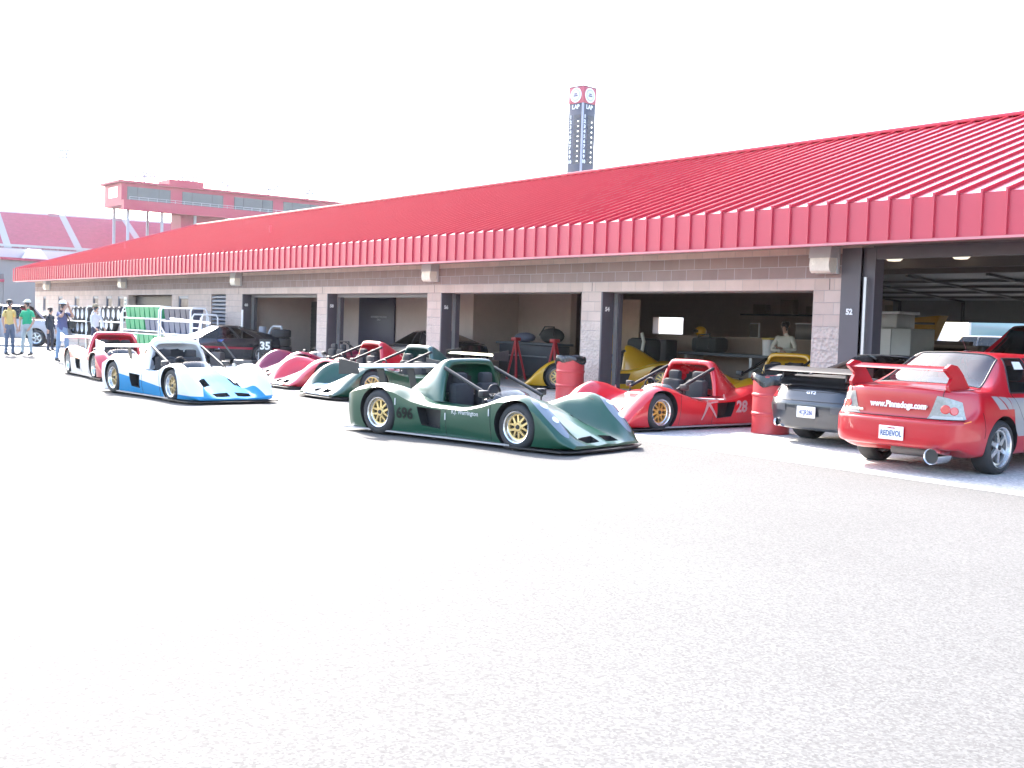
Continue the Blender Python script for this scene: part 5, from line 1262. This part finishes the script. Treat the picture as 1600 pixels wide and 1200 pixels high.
for x, lb in ((11.9, 'left one of two red folding stands in front of the tool bench'), (13.55, 'right one of two red folding stands in front of the tool bench')):
    t = thing('folding_stand', lb, 'stand', (x, 2.6, .1), 0, 'red folding stands in bay 56')
    for sx in (-.22, .22):
        m = MB(); m.tube([(sx, -.1, 0), (0, 0, 1.05)], .03, 8); m.tube([(sx, .2, 0), (0, .04, 1.05)], .03, 8); m.build('leg', M('stand_red', (.45, .02, .03), .4), t)
    m = MB(); m.bbox((-.1, -.08, 1.03), (.1, .1, 1.12), .01); m.build('saddle', M('stand_red'), t)
simple('soft_bag', 'black bag with pale strap near the right wall of bay 56', 'bag', (15.9, 3.6, .95), BLACK, [('bag', M('bag_cloth'), lambda m: m.bbox((-.5, -.25, -.2), (.3, .25, .38), .12)), ('pale_strap', M('strap_pale', (.6, .58, .5), .8), lambda m: m.tube([(.1, -.27, .5), (.2, -.29, .3), (.15, -.3, .0), (.3, -.3, -.3)], .04, 6))])
simple('trolley', 'grey trolley carrying the black bag near the right wall of bay 56', 'trolley', (15.9, 3.6, .1), STEEL, [('body', M('trolley_grey', (.2, .19, .19), .5), lambda m: m.bbox((-.5, -.25, .1), (.5, .25, .645), .02)), ('wheel', RUBBER, lambda m: m.cyl((-.4, -.2, .06), (-.4, .2, .06), .06)), ('wheel', RUBBER, lambda m: m.cyl((.4, -.2, .06), (.4, .2, .06), .06))])
# motorhomes outside
def motorhome(label, x, y, rz, scr):
    t = thing('motorhome', label, 'motorhome', (x, y, 0), rz, 'white motorhomes parked behind the building')
    m = MB(); m.bbox((-4.2, -1.2, .45), (4.2, 1.2, 3.1), .15); m.build('coachwork', WHITE, t)
    m = MB(); m.bbox((4.2, -1.05, 1.35), (4.24, 1.05, 2.55), .01); m.build('windscreen', M('coach_glass', (.25, .40, .38), .1, coat=1), t)
    for k in range(3):
        m = MB(); m.bbox((-3.4 + k * 2.4, -1.23, 1.5), (-2.2 + k * 2.4, -1.2, 2.2), .005); m.build('window', M('coach_dark', (.05, .06, .08), .15), t)
    m = MB(); m.bbox((2.7, -1.24, .6), (3.4, -1.2, 2.4), .005); m.build('door', M('coach_door', (.6, .6, .62), .3), t)
    for sx in (-2.6, 2.9):
        for sy in (-1.1, 1.1):
            m = MB(); m.cyl((sx, sy - .12, .42), (sx, sy + .12, .42), .42, n=24); m.build('wheel', TYRE, t)
    return t
motorhome('white motorhome with greenish windscreen outside, right one of the pair behind the tall bay', 6.8, 34.6, R(-59.6), 1)
motorhome('white motorhome outside, left of the one framed by the right of the tall bay', 3.7, 32.8, R(-59.6), 0)
motorhome('white motorhome seen through the small back window of bay 54', -15, 38.0, R(165), 0)
t = copy_tree(suv); t['label'] = 'red estate car at the right edge inside the tall bay, its sloping windscreen showing'; t.location = (26.9, 4.9, .1); t.rotation_euler = (0, 0, R(233)); t.name = 'estate_car'
for o in children(t):
    if o.name.startswith('body'): o.data = o.data.copy(); o.data.materials[0] = REDP

# ------------------------------------------------------------------ people
SKIN = M('skin', (.45, .27, .20), .6); HAIR = M('dark_hair', (.04, .03, .025), .7); SHOE = M('dark_shoe', (.04, .04, .045), .6)
def person(label, loc, rz, hgt, shirt, trousers, cap=None, pose=None, sleeves='short', bag=False, shorts=False, arms=None):
    t = thing('person', label, 'person', loc, rz); s = hgt / 1.78
    A = arms or {}
    J = {'pel': (0, 0, .97, .135), 'waist': (0, 0, 1.08, .128), 'chest': (.0, 0, 1.30, .145), 'neckb': (-.01, 0, 1.47, .075), 'neck': (.005, 0, 1.53, .055), 'jaw': (.035, 0, 1.605, .068), 'head': (.015, 0, 1.68, .088), 'top': (.0, 0, 1.735, .066), 'nose': (.118, 0, 1.645, .012)}
    E = [('pel', 'waist'), ('waist', 'chest'), ('chest', 'neckb'), ('neckb', 'neck'), ('neck', 'jaw'), ('jaw', 'head'), ('head', 'top'), ('jaw', 'nose')]
    for sd, sg in (('l', 1), ('r', -1)):
        st = (pose or {}).get('step_' + sd, 0); sp = (pose or {}).get('spread', .03)
        J['sh' + sd] = (0, sg * .165, 1.42, .068); J['hip' + sd] = (0, sg * .09, .91, .10)
        J['kn' + sd] = (st * .5 + .02, sg * (.105 + sp * .5), .50, .066); J['an' + sd] = (st, sg * (.11 + sp), .09, .044); J['he' + sd] = (st - .03, sg * (.11 + sp), .045, .045); J['to' + sd] = (st + .19, sg * (.13 + sp), .035, .035)
        el, wr = A.get(sd, ((-.03, sg * .245, 1.13), (.05, sg * .25, .88)))
        J['ua' + sd] = tuple((a + b) / 2 for a, b in zip((0, sg * .19, 1.40), el)) + (.053,); J['el' + sd] = (*el, .042); J['wr' + sd] = (*wr, .028)
        d = (Vector(wr) - Vector(el)).normalized(); w0 = Vector(wr); side = Vector((1, 0, 0)) if abs(d.x) < .7 else Vector((0, 0, 1)); side = (side - d * side.dot(d)).normalized()
        J['pm' + sd] = (*(w0 + d * .06), .036)
        E += [('chest', 'sh' + sd), ('sh' + sd, 'ua' + sd), ('ua' + sd, 'el' + sd), ('el' + sd, 'wr' + sd), ('wr' + sd, 'pm' + sd), ('pel', 'hip' + sd), ('hip' + sd, 'kn' + sd), ('kn' + sd, 'an' + sd), ('an' + sd, 'he' + sd), ('an' + sd, 'to' + sd)]
        cr = d.cross(side)
        for k, (off, ln) in enumerate(((.030, .075), (.010, .085), (-.010, .08), (-.028, .062))):
            a = w0 + d * .095 + side * off; J['f%d%s' % (k, sd)] = (*a, .011); b = a + d * ln * .55 + cr * .012; J['g%d%s' % (k, sd)] = (*b, .009); c = b + d * ln * .4 + cr * .028; J['h%d%s' % (k, sd)] = (*c, .007)
            E += [('pm' + sd, 'f%d%s' % (k, sd)), ('f%d%s' % (k, sd), 'g%d%s' % (k, sd)), ('g%d%s' % (k, sd), 'h%d%s' % (k, sd))]
        a = w0 + d * .045 + side * .042; J['t0' + sd] = (*a, .012); b = a + d * .04 + side * .018; J['t1' + sd] = (*b, .009)
        E += [('wr' + sd, 't0' + sd), ('t0' + sd, 't1' + sd)]
    bm = bmesh.new(); lay = bm.verts.layers.skin.verify(); V = {}
    for k, (x, y, z, r) in J.items():
        v = bm.verts.new((x, y, z)); v[lay].radius = (r * (1.0 if k not in ('chest', 'waist', 'pel') else .82), r * (1.0 if k not in ('chest', 'waist', 'pel') else 1.22)); v[lay].use_root = (k == 'pel'); V[k] = v
    for a, b in E: bm.edges.new((V[a], V[b]))
    me = bpy.data.meshes.new('body'); bm.to_mesh(me); bm.free()
    o = link('tmp', me); md = o.modifiers.new('s', 'SKIN'); md.branch_smoothing = .6; o.modifiers.new('u', 'SUBSURF').levels = 1
    me = evaluated(o); bpy.data.objects.remove(o)
    me.materials.clear()
    for m in (SKIN, shirt, trousers, SHOE): me.materials.append(m)
    seg = [(a, b) for a, b in E]
    def kind(p):
        best = None
        for a, b in seg:
            P, Q = Vector(J[a][:3]), Vector(J[b][:3]); d = Q - P; f = max(0, min(1, (p - P).dot(d) / d.length_squared)); q = (P + d * f - p).length - (J[a][3] + (J[b][3] - J[a][3]) * f)
            if best is None or q < best[0]: best = (q, a, b, f)
        a, b, f = best[1:]; n = a + '>' + b
        if b[:2] in ('an',) : return 2 if not (shorts) else 0
        if b[:2] in ('he', 'to'): return 3
        if b[:2] in ('hi', 'kn'): return 2
        if a == 'pel': return 1 if p.z > .98 else 2
        if a in ('waist',) or n in ('chest>neckb',) or b[:2] == 'sh' or b[:2] == 'ua': return 1
        if a[:2] == 'ua': return 1 if (sleeves == 'long' or f < .25) else 0
        if a[:2] == 'el': return 1 if sleeves == 'long' and f < .9 else 0
        return 0
    for p in me.polygons: p.material_index = kind(p.center); p.use_smooth = True
    # cloth creases
    for v in me.vertices:
        z = v.co.z
        if .1 < z < 1.45: 
            k = .006 * math.sin(z * 55 + v.co.y * 30) + .004 * math.sin(v.co.x * 70 + z * 23); v.co += v.normal * k
    me.transform(Matrix.Scale(s, 4)); me.name = 'body'; bo = link('body', me, t)
    m = MB()
    for sg in (-1, 1): m.sphere((.098 * s, sg * .033 * s, 1.675 * s), .011 * s, n=8)
    m.build('eyes', M('eye_dark', (.05, .04, .04), .3), t)
    for sg in (-1, 1): 
        m = MB(); m.sphere((.0, sg * .09 * s, 1.66 * s), .03 * s, (.7, .35, 1), 10); m.build('ear', SKIN, t)
    m = MB(); m.sphere((-.012 * s, 0, 1.70 * s), .104 * s, (1.05, .92, .80), 16)
    for v in m.b.verts:
        if v.co.x > .045 * s and v.co.z < 1.72 * s: v.co.x = .045 * s
        if v.co.z < 1.66 * s: v.co.z = 1.66 * s - (1.66 * s - v.co.z) * .5
    m.build('hair', HAIR, t, 60)
    if cap:
        m = MB(); n = 18
        m.lathe([(.108 * s, 1.70 * s), (.108 * s, 1.735 * s), (.085 * s, 1.785 * s), (.04 * s, 1.805 * s), (.001, 1.808 * s)], n=n)
        m.prism([(.06 * s, -.085 * s, 1.715 * s), (.17 * s, -.06 * s, 1.705 * s), (.19 * s, 0, 1.705 * s), (.17 * s, .06 * s, 1.705 * s), (.06 * s, .085 * s, 1.715 * s)], (0, 0, .012)); m.build('cap', cap, t, 50)
    if bag:
        m = MB(); m.bbox((-.12, .16 * s, .98 * s), (.14, .34 * s, 1.22 * s), .05); b = m.build('shoulder_bag', M('bag_cloth'), t); m = MB(); m.tube([(.02, .25 * s, 1.2 * s), (.10, .06 * s, 1.40 * s), (.02, -.10 * s, 1.50 * s), (-.12, .05 * s, 1.38 * s), (-.06, .25 * s, 1.2 * s)], .018, 6); m.build('strap', BLACK, b)
    return t
def cl(n, c, r=.85): return M(n, c, r, var=.1, scale=9)
JEANS = cl('faded_jeans', (.22, .30, .42)); DJ = cl('grey_blue_jeans', (.11, .14, .20)); KH = cl('pale_trousers', (.36, .42, .44))
def AL(el, wr): return (el, wr)
person('person in yellow T-shirt and blue jeans at the far left edge', (-3.81, -6.45, 0), R(30), 1.86, cl('yellow_tee', (.62, .45, .16)), DJ, None)
person('person in green T-shirt, pale trousers and pale cap, standing with hands low', (-3.98, -5.85, 0), R(-55), 1.86, cl('green_tee', (.015, .34, .17)), KH, cl('cap_pale', (.6, .58, .5)), {'spread': .07}, arms={'l': ((.0, .27, 1.14), (.10, .20, .92)), 'r': ((.02, -.27, 1.14), (.12, -.19, .92))})
person('person in navy shirt and white cap, both hands raised to take a picture', (.81, -6.03, 0), R(25), 1.83, cl('navy_shirt', (.10, .11, .22)), JEANS, cl('cap_white', (.7, .7, .7)), {'step_l': .06, 'step_r': -.08}, bag=True, arms={'l': ((.22, .20, 1.33), (.20, .06, 1.58)), 'r': ((.22, -.22, 1.33), (.20, -.07, 1.58))})
person('person in dark clothes half hidden behind the one taking a picture', (-8.4, -3.95, 0), R(40), 1.66, cl('dark_jacket', (.03, .035, .05)), cl('dark_trousers', (.025, .03, .05)), None, sleeves='long')
person('person in pale grey shirt and cap behind the red and white car', (-4.4, -3.5, 0), R(30), 1.80, cl('pale_grey_shirt', (.55, .55, .58)), cl('navy_trousers', (.03, .035, .07)), cl('cap_khaki', (.30, .24, .16)), sleeves='long', arms={'l': ((.08, .27, 1.14), (.22, .20, .95)), 'r': ((.08, -.27, 1.14), (.22, -.20, .95))})
person('person in white overalls standing with folded arms inside bay 54', (19.75, 4.1, .1), R(-70), 1.72, cl('white_overalls', (.62, .60, .52)), M('white_overalls'), None, sleeves='long', arms={'l': ((.06, .28, 1.12), (.24, .02, 1.16)), 'r': ((.08, -.28, 1.12), (.22, .0, 1.10))})
# ------------------------------------------------------------------ bright hazy air
hz = MB(); hz.box((-700, -700, -1), (700, 700, 62)); ho = hz.build('haze', None, ang=0); ho.data.materials.clear()
hm = bpy.data.materials.new('haze_air'); hm.use_nodes = True; nt = hm.node_tree; nt.nodes.clear()
o = node(nt, 'ShaderNodeOutputMaterial'); v = node(nt, 'ShaderNodeVolumePrincipled')
v.inputs['Color'].default_value = (.95, .96, 1, 1); v.inputs['Density'].default_value = .00012; v.inputs['Anisotropy'].default_value = .42
nt.links.new(v.outputs[0], o.inputs['Volume']); ho.data.materials.append(hm); ho['kind'] = 'stuff'
